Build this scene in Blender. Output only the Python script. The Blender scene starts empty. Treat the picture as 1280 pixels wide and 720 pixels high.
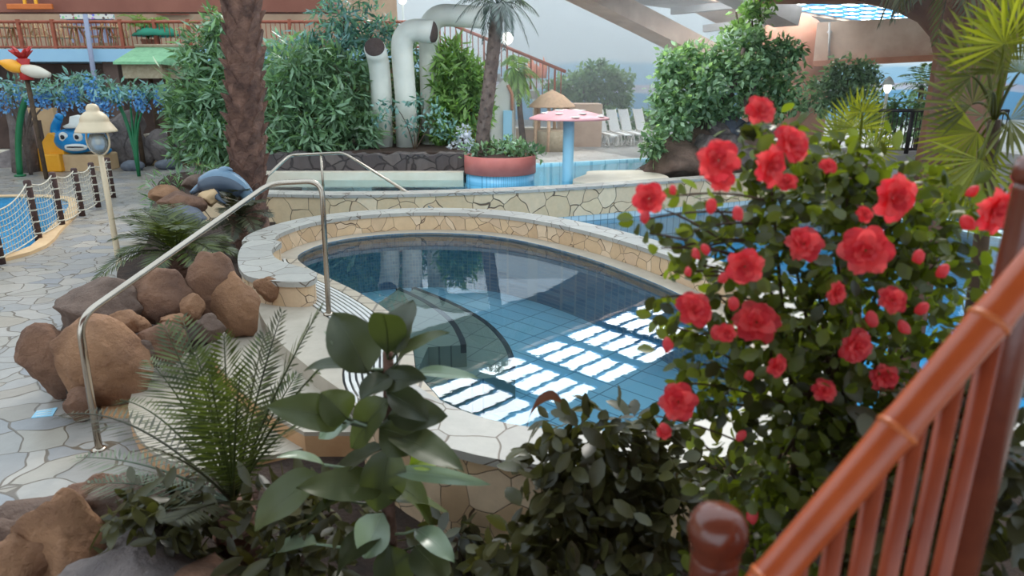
import bpy, bmesh, math, random
import numpy as np
from mathutils import Vector, Matrix, noise, Euler

random.seed(7)
RNG = np.random.default_rng(11)
scene = bpy.context.scene
COL = scene.collection
PI = math.pi
V = Vector

# ------------------------------------------------------------------ camera
F = 24.0 / 36.0 * 1280.0
H = 2.5
TH = math.radians(16.95)
FWD = V((0, math.cos(TH), -math.sin(TH)))
UP = V((0, math.sin(TH), math.cos(TH)))
cam_data = bpy.data.cameras.new('camera')
cam_data.lens = 24
cam_data.sensor_width = 36
cam_data.clip_end = 300
cam_data.dof.use_dof = True
cam_data.dof.focus_distance = 8.0
cam_data.dof.aperture_fstop = 2.0
cam = bpy.data.objects.new('camera', cam_data)
cam.location = (0, 0, H)
cam.rotation_euler = (PI / 2 - TH, 0, 0)
COL.objects.link(cam)
scene.camera = cam


def ray(u, v):
    return FWD + V((1, 0, 0)) * ((u - 640) / F) + UP * ((360 - v) / F)


def G(u, v, z=0.0):
    """point of the horizontal level z that the photo shows at (u, v)"""
    d = ray(u, v)
    t = (z - H) / d.z
    return V((0, 0, H)) + d * t


def Q(u, v, y):
    """point at distance y that the photo shows at (u, v)"""
    d = ray(u, v)
    return V((0, 0, H)) + d * (y / d.y)


# ------------------------------------------------------------------ materials
def srgb(r, g, b):
    f = lambda c: (c / 255 / 12.92) if c <= 10 else ((c / 255 + 0.055) / 1.055) ** 2.4
    return (f(r), f(g), f(b), 1)


def nodes(name):
    m = bpy.data.materials.new(name)
    m.use_nodes = True
    nt = m.node_tree
    nt.nodes.clear()
    out = nt.nodes.new('ShaderNodeOutputMaterial')
    return m, nt, out


def N(nt, typ, **kw):
    n = nt.nodes.new('ShaderNode' + typ)
    for k, v in kw.items():
        if k in n.inputs.keys():
            n.inputs[k].default_value = v
        else:
            setattr(n, k, v)
    return n


def pm(name, c1, c2=None, scale=4.0, rough=0.6, bump=0.15, metal=0.0, detail=5, spec=0.4, dist=0.02):
    """surface whose colour wanders between two tones, with a fine relief"""
    m, nt, out = nodes(name)
    L = nt.links.new
    c2 = c2 or c1
    b = N(nt, 'BsdfPrincipled', Roughness=rough, Metallic=metal)
    b.inputs['Specular IOR Level'].default_value = spec
    tc = N(nt, 'TexCoord')
    no = N(nt, 'TexNoise', Scale=scale, Detail=detail, Roughness=0.6)
    L(tc.outputs['Object'], no.inputs['Vector'])
    cr = N(nt, 'ValToRGB')
    cr.color_ramp.elements[0].position = 0.32
    cr.color_ramp.elements[1].position = 0.68
    cr.color_ramp.elements[0].color = c1
    cr.color_ramp.elements[1].color = c2
    L(no.outputs['Fac'], cr.inputs['Fac'])
    L(cr.outputs['Color'], b.inputs['Base Color'])
    if bump:
        bp = N(nt, 'Bump', Strength=bump, Distance=dist)
        n2 = N(nt, 'TexNoise', Scale=scale * 4, Detail=6, Roughness=0.65)
        L(tc.outputs['Object'], n2.inputs['Vector'])
        L(n2.outputs['Fac'], bp.inputs['Height'])
        L(bp.outputs['Normal'], b.inputs['Normal'])
    L(b.outputs['BSDF'], out.inputs['Surface'])
    return m


def crazy(name, cols, grout, scale=2.2, width=0.035, rough=0.5, bump=0.4, warp=0.25, squash=(1, 1, 1)):
    """irregular broken-stone pattern with sunk joints"""
    m, nt, out = nodes(name)
    L = nt.links.new
    b = N(nt, 'BsdfPrincipled', Roughness=rough)
    geo = N(nt, 'NewGeometry')
    mp = N(nt, 'Mapping')
    mp.inputs['Scale'].default_value = squash
    L(geo.outputs['Position'], mp.inputs['Vector'])
    no = N(nt, 'TexNoise', Scale=1.6, Detail=2)
    L(mp.outputs['Vector'], no.inputs['Vector'])
    mx = N(nt, 'MixRGB', blend_type='LINEAR_LIGHT')
    mx.inputs['Fac'].default_value = warp
    L(mp.outputs['Vector'], mx.inputs['Color1'])
    L(no.outputs['Color'], mx.inputs['Color2'])
    ve = N(nt, 'TexVoronoi', feature='DISTANCE_TO_EDGE', Scale=scale)
    vc = N(nt, 'TexVoronoi', feature='F1', Scale=scale)
    L(mx.outputs['Color'], ve.inputs['Vector'])
    L(mx.outputs['Color'], vc.inputs['Vector'])
    sep = N(nt, 'SeparateColor')
    L(vc.outputs['Color'], sep.inputs['Color'])
    cr = N(nt, 'ValToRGB')
    e = cr.color_ramp.elements
    e[0].color = cols[0]
    e[1].color = cols[-1]
    for i, c in enumerate(cols[1:-1]):
        k = e.new((i + 1) / (len(cols) - 1))
        k.color = c
    L(sep.outputs['Red'], cr.inputs['Fac'])
    n2 = N(nt, 'TexNoise', Scale=9.0, Detail=6, Roughness=0.65)
    L(geo.outputs['Position'], n2.inputs['Vector'])
    sh = N(nt, 'MapRange')
    sh.inputs['To Min'].default_value = 0.8
    sh.inputs['To Max'].default_value = 1.15
    L(n2.outputs['Fac'], sh.inputs['Value'])
    mu = N(nt, 'MixRGB', blend_type='MULTIPLY')
    mu.inputs['Fac'].default_value = 1
    L(cr.outputs['Color'], mu.inputs['Color1'])
    L(sh.outputs['Result'], mu.inputs['Color2'])
    st = N(nt, 'MapRange', interpolation_type='SMOOTHSTEP')
    st.inputs['From Min'].default_value = width * 0.55
    st.inputs['From Max'].default_value = width * 1.35
    L(ve.outputs['Distance'], st.inputs['Value'])
    fin = N(nt, 'MixRGB')
    fin.inputs['Color1'].default_value = grout
    L(mu.outputs['Color'], fin.inputs['Color2'])
    L(st.outputs['Result'], fin.inputs['Fac'])
    L(fin.outputs['Color'], b.inputs['Base Color'])
    ad = N(nt, 'MixRGB', blend_type='MULTIPLY')
    ad.inputs['Fac'].default_value = 0.35
    L(st.outputs['Result'], ad.inputs['Color1'])
    L(n2.outputs['Fac'], ad.inputs['Color2'])
    bp = N(nt, 'Bump', Strength=bump, Distance=0.02)
    L(ad.outputs['Color'], bp.inputs['Height'])
    L(bp.outputs['Normal'], b.inputs['Normal'])
    L(b.outputs['BSDF'], out.inputs['Surface'])
    return m


def tile(name, c1, c2, grout, w, h, rough=0.25, rot=0.0, msize=0.012, axis='xy'):
    m, nt, out = nodes(name)
    L = nt.links.new
    b = N(nt, 'BsdfPrincipled', Roughness=rough)
    geo = N(nt, 'NewGeometry')
    src = geo.outputs['Position']
    if axis != 'xy':
        sx = N(nt, 'SeparateXYZ')
        L(src, sx.inputs['Vector'])
        ad = N(nt, 'Math', operation='ADD')
        L(sx.outputs['X'], ad.inputs[0])
        L(sx.outputs['Y'], ad.inputs[1])
        cx = N(nt, 'CombineXYZ')
        L(ad.outputs[0], cx.inputs['X'])
        L(sx.outputs['Z'], cx.inputs['Y'])
        src = cx.outputs['Vector']
    mp = N(nt, 'Mapping')
    mp.inputs['Rotation'].default_value = (0, 0, rot)
    L(src, mp.inputs['Vector'])
    br = N(nt, 'TexBrick', offset=0.0, squash=1.0)
    br.inputs['Color1'].default_value = c1
    br.inputs['Color2'].default_value = c2
    br.inputs['Mortar'].default_value = grout
    br.inputs['Scale'].default_value = 1
    br.inputs['Mortar Size'].default_value = msize
    br.inputs['Brick Width'].default_value = w
    br.inputs['Row Height'].default_value = h
    L(mp.outputs['Vector'], br.inputs['Vector'])
    L(br.outputs['Color'], b.inputs['Base Color'])
    L(b.outputs['BSDF'], out.inputs['Surface'])
    return m


def leafmat(name, dark, light, rough=0.4, trans=0.45, tcol=None, spec=0.5):
    """leaf: tone differs from leaf to leaf (attribute 'tone'), light shines through"""
    m, nt, out = nodes(name)
    L = nt.links.new
    at = N(nt, 'Attribute', attribute_name='tone')
    cr = N(nt, 'ValToRGB')
    cr.color_ramp.elements[0].color = dark
    cr.color_ramp.elements[1].color = light
    L(at.outputs['Fac'], cr.inputs['Fac'])
    b = N(nt, 'BsdfPrincipled', Roughness=rough)
    b.inputs['Specular IOR Level'].default_value = spec
    L(cr.outputs['Color'], b.inputs['Base Color'])
    t = N(nt, 'BsdfTranslucent')
    mu = N(nt, 'MixRGB', blend_type='MULTIPLY')
    mu.inputs['Fac'].default_value = 1
    mu.inputs['Color2'].default_value = tcol or (1.6, 1.7, 0.6, 1)
    L(cr.outputs['Color'], mu.inputs['Color1'])
    L(mu.outputs['Color'], t.inputs['Color'])
    mix = N(nt, 'MixShader')
    mix.inputs['Fac'].default_value = trans
    L(b.outputs['BSDF'], mix.inputs[1])
    L(t.outputs['BSDF'], mix.inputs[2])
    L(mix.outputs['Shader'], out.inputs['Surface'])
    return m


def watermat(name, tint, ripple=0.12, scale=5.0, ior=1.45):
    m, nt, out = nodes(name)
    L = nt.links.new
    geo = N(nt, 'NewGeometry')
    no = N(nt, 'TexNoise', Scale=scale, Detail=3, Roughness=0.5)
    L(geo.outputs['Position'], no.inputs['Vector'])
    bp = N(nt, 'Bump', Strength=ripple, Distance=0.01)
    L(no.outputs['Fac'], bp.inputs['Height'])
    tr = N(nt, 'BsdfTransparent')
    tr.inputs['Color'].default_value = tint
    gl = N(nt, 'BsdfGlossy', Roughness=0.0)
    L(bp.outputs['Normal'], gl.inputs['Normal'])
    fr = N(nt, 'Fresnel', IOR=ior)
    L(bp.outputs['Normal'], fr.inputs['Normal'])
    mix = N(nt, 'MixShader')
    L(fr.outputs['Fac'], mix.inputs['Fac'])
    L(tr.outputs['BSDF'], mix.inputs[1])
    L(gl.outputs['BSDF'], mix.inputs[2])
    L(mix.outputs['Shader'], out.inputs['Surface'])
    return m


def emit(name, c, s):
    m, nt, out = nodes(name)
    e = N(nt, 'Emission', Strength=s)
    e.inputs['Color'].default_value = c
    nt.links.new(e.outputs['Emission'], out.inputs['Surface'])
    return m


# ------------------------------------------------------------------ mesh builder
def origin(o):
    p = V((0, 0, 0))
    while o is not None:
        p = p + V(o.location)
        o = o.parent
    return p


class MB:
    def __init__(s):
        s.v, s.f, s.t = [], [], []     # verts, faces, tone per face (for leaves)
        s.sm = []

    def add(s, vs, fs, tone=0.5, smooth=True):
        n = len(s.v)
        s.v += [tuple(p) for p in vs]
        s.f += [tuple(i + n for i in f) for f in fs]
        s.t += [tone] * len(fs)
        s.sm += [smooth] * len(fs)
        return s

    def box(s, c, size, rot=None, bevel=0.0):
        x, y, z = (a / 2 for a in size)
        b = min(bevel, x * .9, y * .9, z * .9)
        M = rot if isinstance(rot, Matrix) else Matrix.Rotation(rot or 0, 3, 'Z')
        if b <= 0:
            vs = [V((i * x, j * y, k * z)) for k in (-1, 1) for j in (-1, 1) for i in (-1, 1)]
            fs = [(0, 2, 3, 1), (4, 5, 7, 6), (0, 1, 5, 4), (2, 6, 7, 3), (0, 4, 6, 2), (1, 3, 7, 5)]
        else:
            bm = bmesh.new()
            bmesh.ops.create_cube(bm, size=1)
            bmesh.ops.scale(bm, vec=(2 * x, 2 * y, 2 * z), verts=bm.verts)
            bmesh.ops.bevel(bm, geom=bm.edges[:], offset=b, segments=2, affect='EDGES', profile=0.5)
            bm.verts.index_update()
            vs = [p.co.copy() for p in bm.verts]
            fs = [[q.index for q in f.verts] for f in bm.faces]
            bm.free()
        return s.add([M @ p + V(c) for p in vs], fs, smooth=False)

    def tube(s, pts, r, n=10, cap=True, smooth=True, tone=0.5):
        pts = [V(p) for p in pts]
        k = len(pts)
        rs = r if isinstance(r, (list, tuple)) else [r] * k
        vs, fs = [], []
        t0 = (pts[1] - pts[0]).normalized()
        up = V((0, 0, 1)) if abs(t0.z) < 0.9 else V((1, 0, 0))
        a = t0.cross(up).normalized()
        for i in range(k):
            t = (pts[min(i + 1, k - 1)] - pts[max(i - 1, 0)]).normalized()
            a = (a - t * a.dot(t)).normalized()
            b = t.cross(a)
            for j in range(n):
                q = 2 * PI * j / n
                vs.append(pts[i] + (a * math.cos(q) + b * math.sin(q)) * rs[i])
        for i in range(k - 1):
            for j in range(n):
                fs.append((i * n + j, i * n + (j + 1) % n, (i + 1) * n + (j + 1) % n, (i + 1) * n + j))
        if cap:
            fs.append(tuple(range(n))[::-1])
            fs.append(tuple(range((k - 1) * n, k * n)))
        return s.add(vs, fs, smooth=smooth, tone=tone)

    def lathe(s, prof, c, n=24, squash=(1, 1), wave=None):
        """prof: (radius, z) from bottom to top, about the vertical through c"""
        vs, fs = [], []
        for r, z in prof:
            for j in range(n):
                q = 2 * PI * j / n
                vs.append(V((r * math.cos(q) * squash[0] + c[0], r * math.sin(q) * squash[1] + c[1], z + c[2])))
        k = len(prof)
        for i in range(k - 1):
            for j in range(n):
                fs.append((i * n + j, i * n + (j + 1) % n, (i + 1) * n + (j + 1) % n, (i + 1) * n + j))
        if prof[0][0] > 1e-5:
            fs.append(tuple(range(n))[::-1])
        if prof[-1][0] > 1e-5:
            fs.append(tuple(range((k - 1) * n, k * n)))
        return s.add(vs, fs)

    def prism(s, poly, z0, z1, smooth=False):
        n = len(poly)
        vs = [V((p[0], p[1], z0)) for p in poly] + [V((p[0], p[1], z1)) for p in poly]
        area = sum(poly[i][0] * poly[(i + 1) % n][1] - poly[(i + 1) % n][0] * poly[i][1] for i in range(n))
        fs = [tuple(range(n))[::-1], tuple(range(n, 2 * n))] + [(i, (i + 1) % n, n + (i + 1) % n, n + i) for i in range(n)]
        if area < 0:
            fs = [f[::-1] for f in fs]
        return s.add(vs, fs, smooth=smooth)

    def band(s, inner, outer, z0, z1, closed=False):
        """solid strip between two plan curves of equal length"""
        n = len(inner)
        vs = []
        for p, q in zip(inner, outer):
            vs += [V((p[0], p[1], z0)), V((p[0], p[1], z1)), V((q[0], q[1], z1)), V((q[0], q[1], z0))]
        fs = []
        for i in range(n if closed else n - 1):
            a, b = i * 4, ((i + 1) % n) * 4
            for k in range(4):
                fs.append((a + k, a + (k + 1) % 4, b + (k + 1) % 4, b + k))
        if not closed:
            fs += [(0, 3, 2, 1), ((n - 1) * 4, (n - 1) * 4 + 1, (n - 1) * 4 + 2, (n - 1) * 4 + 3)]
        return s.add(vs, fs, smooth=False)

    def rock(s, c, size, seed=0, rough=0.22, rotz=0.0, sub=3, flat=0.0):
        bm = bmesh.new()
        bmesh.ops.create_icosphere(bm, subdivisions=sub, radius=1)
        rr = random.Random(seed)
        off = V((rr.uniform(-50, 50), rr.uniform(-50, 50), rr.uniform(-50, 50)))
        cuts = []
        for _ in range(13 if rough > .1 else 3):
            d = V((rr.uniform(-1, 1), rr.uniform(-1, 1), rr.uniform(-.8, 1))).normalized()
            cuts.append((d, rr.uniform(0.62, 0.86)))
        M = Matrix.Rotation(rotz, 3, 'Z')
        vs = []
        for p in bm.verts:
            q = p.co.copy()
            for d, k in cuts:
                e = q.dot(d)
                if e > k:
                    q -= d * (e - k) * 0.93
            q *= 1 + rough * noise.noise(q * 1.1 + off) + rough * .45 * noise.noise(q * 3 + off) + rough * .2 * noise.noise(q * 7 + off)
            q = V((q.x * size[0], q.y * size[1], q.z * size[2]))
            vs.append(M @ q + V(c))
        bm.verts.index_update()
        fs = [[q.index for q in f.verts] for f in bm.faces]
        bm.free()
        return s.add(vs, fs)

    def build(s, name, mat, parent=None):
        o = None
        if parent is not None:
            off = origin(parent)
        else:
            a = np.array(s.v)
            off = V(((a[:, 0].min() + a[:, 0].max()) / 2, (a[:, 1].min() + a[:, 1].max()) / 2, a[:, 2].min()))
        me = bpy.data.meshes.new(name)
        me.from_pydata([(p[0] - off.x, p[1] - off.y, p[2] - off.z) for p in s.v], [], s.f)
        me.polygons.foreach_set('use_smooth', s.sm)
        if len(set(s.t)) > 1:
            at = me.attributes.new('tone', 'FLOAT', 'FACE')
            at.data.foreach_set('value', s.t)
        for m in (mat if isinstance(mat, (list, tuple)) else [mat]):
            me.materials.append(m)
        me.validate()
        o = bpy.data.objects.new(name, me)
        COL.objects.link(o)
        if parent is not None:
            o.parent = parent
        else:
            o.location = off
        return o


def tag(o, label, cat, group=None, kind=None):
    o['label'] = label
    o['category'] = cat
    if group:
        o['group'] = group
    if kind:
        o['kind'] = kind
    return o


def thing(name, label, cat, loc, group=None):
    o = bpy.data.objects.new(name, None)
    o.empty_display_size = 0.1
    COL.objects.link(o)
    o.location = loc
    return tag(o, label, cat, group)


def struct(o, label=None):
    o['kind'] = 'structure'
    if label:
        o['label'] = label
    return o


def copy_tree(o, parent=None):
    c = o.copy()
    COL.objects.link(c)
    c.parent = parent
    for ch in list(o.children):
        copy_tree(ch, c)
    return c


def bez(a, b, c, n=10):
    a, b, c = V(a), V(b), V(c)
    return [a * (1 - t) ** 2 + b * 2 * t * (1 - t) + c * t * t for t in (i / n for i in range(n + 1))]


def smooth_line(pts, n=4, closed=False):
    """Catmull-Rom through the points"""
    pts = [V(p) for p in pts]
    k = len(pts)
    out = []
    for i in range(k if closed else k - 1):
        p = [pts[(i + j) % k] if closed else pts[min(max(i + j, 0), k - 1)] for j in (-1, 0, 1, 2)]
        for a in range(n):
            t = a / n
            out.append(0.5 * ((2 * p[1]) + (p[2] - p[0]) * t + (2 * p[0] - 5 * p[1] + 4 * p[2] - p[3]) * t * t
                              + (3 * p[1] - p[0] - 3 * p[2] + p[3]) * t ** 3))
    if not closed:
        out.append(pts[-1])
    return out


# leaf shapes: (along, across, lift) and faces
LEAF2 = ([(0, 0, 0), (.45, .5, .10), (1, 0, 0), (.45, -.5, .10)], [(0, 2, 1), (0, 3, 2)])
LEAFO = ([(0, 0, 0), (.25, .38, .08), (.55, .5, .1), (.85, .3, .03), (1, 0, -.06), (.85, -.3, .03), (.55, -.5, .1), (.25, -.38, .08),
          (.25, 0, -.0), (.55, 0, .0), (.85, 0, -.02)],
         [(0, 8, 1), (8, 9, 2, 1), (9, 10, 3, 2), (10, 4, 3), (0, 7, 8), (7, 6, 9, 8), (6, 5, 10, 9), (5, 4, 10)])


def leaves(mb, P, D, NRM, L, W, shape=LEAF2, tone=None):
    """scatter one leaf per row of P, along D, facing NRM"""
    P, D, NRM = np.asarray(P, float), np.asarray(D, float), np.asarray(NRM, float)
    n = len(P)
    D = D / (np.linalg.norm(D, axis=1, keepdims=True) + 1e-9)
    S = np.cross(NRM, D)
    S /= (np.linalg.norm(S, axis=1, keepdims=True) + 1e-9)
    U = np.cross(D, S)
    L = np.broadcast_to(np.asarray(L, float), (n,))[:, None]
    W = np.broadcast_to(np.asarray(W, float), (n,))[:, None]
    tv, tf = shape
    k = len(tv)
    base = len(mb.v)
    allv = np.zeros((n, k, 3))
    for i, (a, b, c) in enumerate(tv):
        allv[:, i] = P + D * L * a + S * W * b + U * W * c
    mb.v += [tuple(q) for q in allv.reshape(-1, 3)]
    if tone is None:
        tone = RNG.random(n)
    for i in range(n):
        o = base + i * k
        for f in tf:
            mb.f.append(tuple(o + j for j in f))
        mb.t += [float(tone[i])] * len(tf)
        mb.sm += [True] * len(tf)
    return mb


def blob_leaves(mb, blobs, n, L, W, shape=LEAF2, droop=0.3, shell=0.55, spread=0.8):
    vol = np.array([b[1][0] * b[1][1] + b[1][0] * b[1][2] + b[1][1] * b[1][2] for b in blobs])
    cnt = np.maximum(1, (n * vol / vol.sum()).astype(int))
    for (c, r), m in zip(blobs, cnt):
        d = RNG.normal(size=(m, 3))
        d /= np.linalg.norm(d, axis=1, keepdims=True)
        rad = shell + (1.08 - shell) * RNG.random(m) ** .7
        # clumpy outline
        cl = np.array([noise.noise(V(q) * 2.6 + V(c) * 3.1) for q in d])
        rad = rad * (1 + .5 * cl)
        P = np.array(c) + d * np.array(r) * rad[:, None]
        D = d * .7 + RNG.normal(size=(m, 3)) * spread + np.array([0, 0, -droop])
        NR = d * .6 + RNG.normal(size=(m, 3)) * .5 + np.array([0, 0, .6])
        s = .7 + .6 * RNG.random(m)
        tone = np.clip(.42 + .75 * cl + .55 * (RNG.random(m) - .5) + .25 * (RNG.random() - .5), 0, 1)
        leaves(mb, P, D, NR, L * s, W * s, shape, tone)
    return mb


def frond(mb, pts, leaf, width, n=26, r=0.008, fall=0.35, lean=0.55, taper=True, twist=0.0, start=0.12, tone=(0, 1), updir=None):
    """feather leaf: a midrib along pts with a comb of leaflets on either side"""
    k = len(pts)
    mb.tube(pts, [r * (1 - .75 * i / (k - 1)) for i in range(k)], n=5, tone=0.3)
    P, D, NR, LL, T = [], [], [], [], []
    for i in range(n):
        t = start + (1 - start) * i / (n - 1)
        x = t * (k - 1)
        j = min(int(x), k - 2)
        p = pts[j].lerp(pts[j + 1], x - j)
        tg = (pts[j + 1] - pts[j]).normalized()
        u = V(updir) if updir is not None else V((0, 0, 1))
        side = tg.cross(u)
        if side.length < .05:
            side = V((1, 0, 0))
        side.normalize()
        nrm = side.cross(tg)
        q = (t - start) / (1 - start)
        ln = leaf * ((min(1, q * 4 + .35) * (1 - max(0, (q - .55) / .45) ** 1.6 * .72)) if taper else 1)
        for sgn in (-1, 1):
            d = side * sgn + tg * (lean + .5 * q) + V((0, 0, -fall)) + nrm * random.uniform(-.12, .12) + nrm * .15
            P.append(p)
            D.append(d)
            NR.append(nrm + side * sgn * -.25)
            LL.append(ln * random.uniform(.9, 1.08))
            T.append(random.uniform(*tone))
    leaves(mb, P, D, NR, np.array(LL), width, LEAF2, np.array(T))
    return mb
# ------------------------------------------------------------------ surfaces
M = {}
M['paving'] = crazy('paving_stone', [srgb(156, 147, 134), srgb(142, 139, 136), srgb(166, 157, 146), srgb(132, 132, 134), srgb(150, 138, 122)],
                    srgb(96, 84, 70), scale=2.9, width=0.02, rough=0.32, bump=0.35, warp=0.22, squash=(1, 1.25, 1))
M['capstone'] = crazy('cap_stone', [srgb(174, 168, 158), srgb(162, 156, 148), srgb(182, 176, 166)], srgb(104, 90, 76), scale=3.0, width=0.014, rough=0.45, warp=0.2)
M['facestone'] = crazy('face_stone', [srgb(216, 184, 146), srgb(200, 166, 130), srgb(224, 196, 164), srgb(206, 174, 142)], srgb(96, 74, 56),
                       scale=5.0, width=0.014, rough=0.6, bump=0.6, warp=0.2, squash=(1, 1, 1.0))
M['wallstone'] = crazy('low_wall_stone', [srgb(222, 194, 156), srgb(208, 178, 140), srgb(230, 204, 170), srgb(214, 184, 148)], srgb(100, 80, 62),
                       scale=2.7, width=0.016, rough=0.6, bump=0.6, warp=0.22)
M['darkface'] = crazy('shaded_face_tile', [srgb(150, 116, 92), srgb(138, 104, 82), srgb(160, 126, 100)], srgb(92, 72, 60), scale=2.0, width=0.02, rough=0.6, bump=0.4, warp=0.1)
M['lava'] = crazy('lava_block', [srgb(92, 84, 82), srgb(74, 66, 66), srgb(108, 98, 94)], srgb(54, 48, 48), scale=3.2, width=0.05, rough=0.9, bump=1.0, warp=0.3)
M['cream'] = pm('cream_step_stone', srgb(180, 168, 152), srgb(166, 154, 138), 5, 0.5, 0.08)
M['ochre'] = pm('ochre_riser', srgb(204, 160, 118), srgb(190, 142, 100), 5, 0.6, 0.1)
M['grate'] = pm('grate_plastic', srgb(214, 210, 204), srgb(200, 196, 190), 8, 0.4, 0)
M['ledge'] = tile('ledge_tile', srgb(184, 168, 146), srgb(176, 160, 140), srgb(120, 106, 92), 0.22, 0.22, rough=0.4)
M['pooltile'] = tile('pool_tile', srgb(164, 206, 222), srgb(152, 196, 216), srgb(100, 136, 156), 0.5, 0.25, rough=0.3, rot=0.75, msize=0.008)
M['steptile'] = tile('step_tile', srgb(150, 152, 136), srgb(140, 144, 130), srgb(92, 94, 88), 0.3, 0.3, rough=0.35, rot=0.5, msize=0.006)
M['nosing'] = pm('dark_nosing', srgb(62, 62, 66), srgb(52, 52, 58), 6, 0.4, 0)
M['mosaic'] = tile('dark_mosaic', srgb(118, 152, 174), srgb(86, 120, 148), srgb(140, 156, 166), 0.05, 0.05, rough=0.25, msize=0.004, axis='wall')
M['bluetile'] = tile('blue_pool_tile', srgb(92, 184, 226), srgb(84, 176, 220), srgb(56, 130, 176), 0.3, 0.3, rough=0.3)
M['paletile'] = tile('pale_pool_tile', srgb(190, 230, 242), srgb(182, 224, 238), srgb(140, 194, 216), 0.4, 0.4, rough=0.3)
M['palewall'] = tile('pale_wall_tile', srgb(196, 212, 216), srgb(184, 204, 212), srgb(140, 156, 162), 0.2, 0.4, rough=0.35, axis='wall')
M['water'] = watermat('whirlpool_water', (0.82, 0.95, 0.99, 1), 0.03, 6.0, 1.6)
M['water2'] = watermat('pool_water', (0.80, 0.96, 1.0, 1), 0.25, 7.0, 1.33)
M['water3'] = watermat('far_pool_water', (0.86, 0.98, 1.0, 1), 0.25, 7.0, 1.16)
M['soil'] = pm('dark_soil', srgb(70, 52, 42), srgb(48, 36, 30), 7, 0.95, 0.8, dist=0.05)
M['steel'] = pm('brushed_steel', srgb(186, 174, 160), srgb(170, 156, 142), 3, 0.22, 0, metal=1.0)
M['boulder'] = pm('brown_boulder', srgb(134, 98, 76), srgb(88, 64, 54), 2.6, 0.85, 0.9, dist=0.05)
M['boulder2'] = pm('ochre_boulder', srgb(164, 122, 90), srgb(116, 82, 62), 2.4, 0.85, 0.9, dist=0.06)
M['boulder3'] = pm('greybrown_boulder', srgb(120, 98, 86), srgb(82, 66, 58), 2.4, 0.85, 0.9, dist=0.05)
M['lavarock'] = pm('lava_rock', srgb(138, 126, 122), srgb(90, 82, 82), 3, 0.9, 1.0, dist=0.06)
M['bluerock'] = pm('bluegrey_rock', srgb(104, 108, 116), srgb(76, 80, 92), 3, 0.7, 0.4)
M['bark'] = pm('palm_bark', srgb(140, 104, 88), srgb(86, 62, 55), 5, 0.95, 1.0, dist=0.05)
M['bark2'] = pm('grey_bark', srgb(120, 104, 96), srgb(80, 68, 64), 6, 0.95, 0.8, dist=0.03)
M['stem'] = pm('green_stem', srgb(96, 104, 58), srgb(70, 72, 44), 6, 0.7, 0.2)
M['twig'] = pm('brown_twig', srgb(92, 72, 54), srgb(62, 48, 38), 8, 0.85, 0.4)
M['whitepipe'] = pm('white_pipe', srgb(214, 214, 204), srgb(200, 202, 194), 2, 0.5, 0.02)
M['darkhole'] = pm('pipe_mouth_shade', srgb(84, 70, 66), srgb(70, 58, 56), 30, 0.8, 0.3)  # dark tone stands in for the shade inside open pipe ends
M['beige'] = pm('beige_enamel', srgb(206, 186, 156), srgb(196, 174, 144), 4, 0.45, 0.03)
M['rope'] = pm('pale_rope', srgb(206, 198, 182), srgb(180, 170, 152), 20, 0.9, 0.4)
M['post'] = pm('dark_post', srgb(84, 60, 54), srgb(60, 42, 40), 7, 0.8, 0.4)
M['yellow'] = pm('yellow_plastic', srgb(246, 176, 52), srgb(236, 160, 40), 2, 0.4, 0.02)
M['toyblue'] = pm('blue_plastic', srgb(28, 144, 206), srgb(22, 128, 192), 2, 0.35, 0.02)
M['white'] = pm('white_plastic', srgb(232, 230, 224), srgb(222, 220, 214), 3, 0.45, 0.02)
M['black'] = pm('dark_plastic', srgb(30, 28, 34), None, 3, 0.4, 0)
M['cream2'] = pm('cream_plastic', srgb(214, 204, 186), srgb(204, 192, 172), 3, 0.5, 0.05)
M['green'] = pm('green_plastic', srgb(30, 112, 70), srgb(24, 96, 60), 3, 0.4, 0)
M['red'] = pm('red_plastic', srgb(190, 50, 44), srgb(170, 40, 40), 4, 0.45, 0.05)
M['sand'] = pm('sand_plaster', srgb(206, 174, 134), srgb(194, 160, 122), 3, 0.8, 0.15)
M['redwood'] = pm('reddish_wood', srgb(176, 100, 76), srgb(152, 82, 62), 6, 0.6, 0.1)
M['soffit'] = pm('brown_red_soffit', srgb(146, 92, 76), srgb(132, 80, 66), 1.2, 0.8, 0.1)
M['blueband'] = pm('pale_blue_fascia', srgb(172, 218, 244), srgb(164, 210, 240), 1, 0.6, 0.02)
M['bamboo'] = pm('pale_bamboo', srgb(212, 176, 132), srgb(188, 150, 108), 9, 0.6, 0.2)
M['thatch'] = pm('green_shingle', srgb(140, 190, 146), srgb(120, 168, 128), 7, 0.8, 0.3)
M['canegrey'] = pm('cane_wall', srgb(188, 172, 146), srgb(164, 146, 120), 12, 0.8, 0.4)
M['lavender'] = pm('lavender_cloth', srgb(186, 182, 196), srgb(170, 166, 182), 4, 0.9, 0.1)
M['sign'] = None
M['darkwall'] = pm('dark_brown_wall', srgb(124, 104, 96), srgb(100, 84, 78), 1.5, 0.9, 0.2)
M['tanwall'] = pm('tan_wall', srgb(186, 150, 120), srgb(168, 132, 106), 1.2, 0.9, 0.1)
M['terracotta'] = pm('rose_plaster', srgb(196, 140, 114), srgb(172, 116, 92), 1.4, 0.8, 0.25)
M['concrete'] = pm('pinkish_concrete', srgb(206, 182, 162), srgb(182, 154, 134), 1.6, 0.8, 0.25)
M['shadeconc'] = pm('grey_concrete', srgb(178, 174, 170), srgb(160, 156, 152), 1.6, 0.8, 0.15)
M['brownplaster'] = pm('brown_plaster', srgb(150, 104, 82), srgb(124, 84, 68), 1.5, 0.8, 0.3)
M['blueframe'] = pm('blue_frame', srgb(52, 140, 196), srgb(46, 128, 184), 3, 0.5, 0)
M['pane'] = emit('daylight_pane', (0.90, 0.96, 1.0, 1), 9.0)
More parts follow.
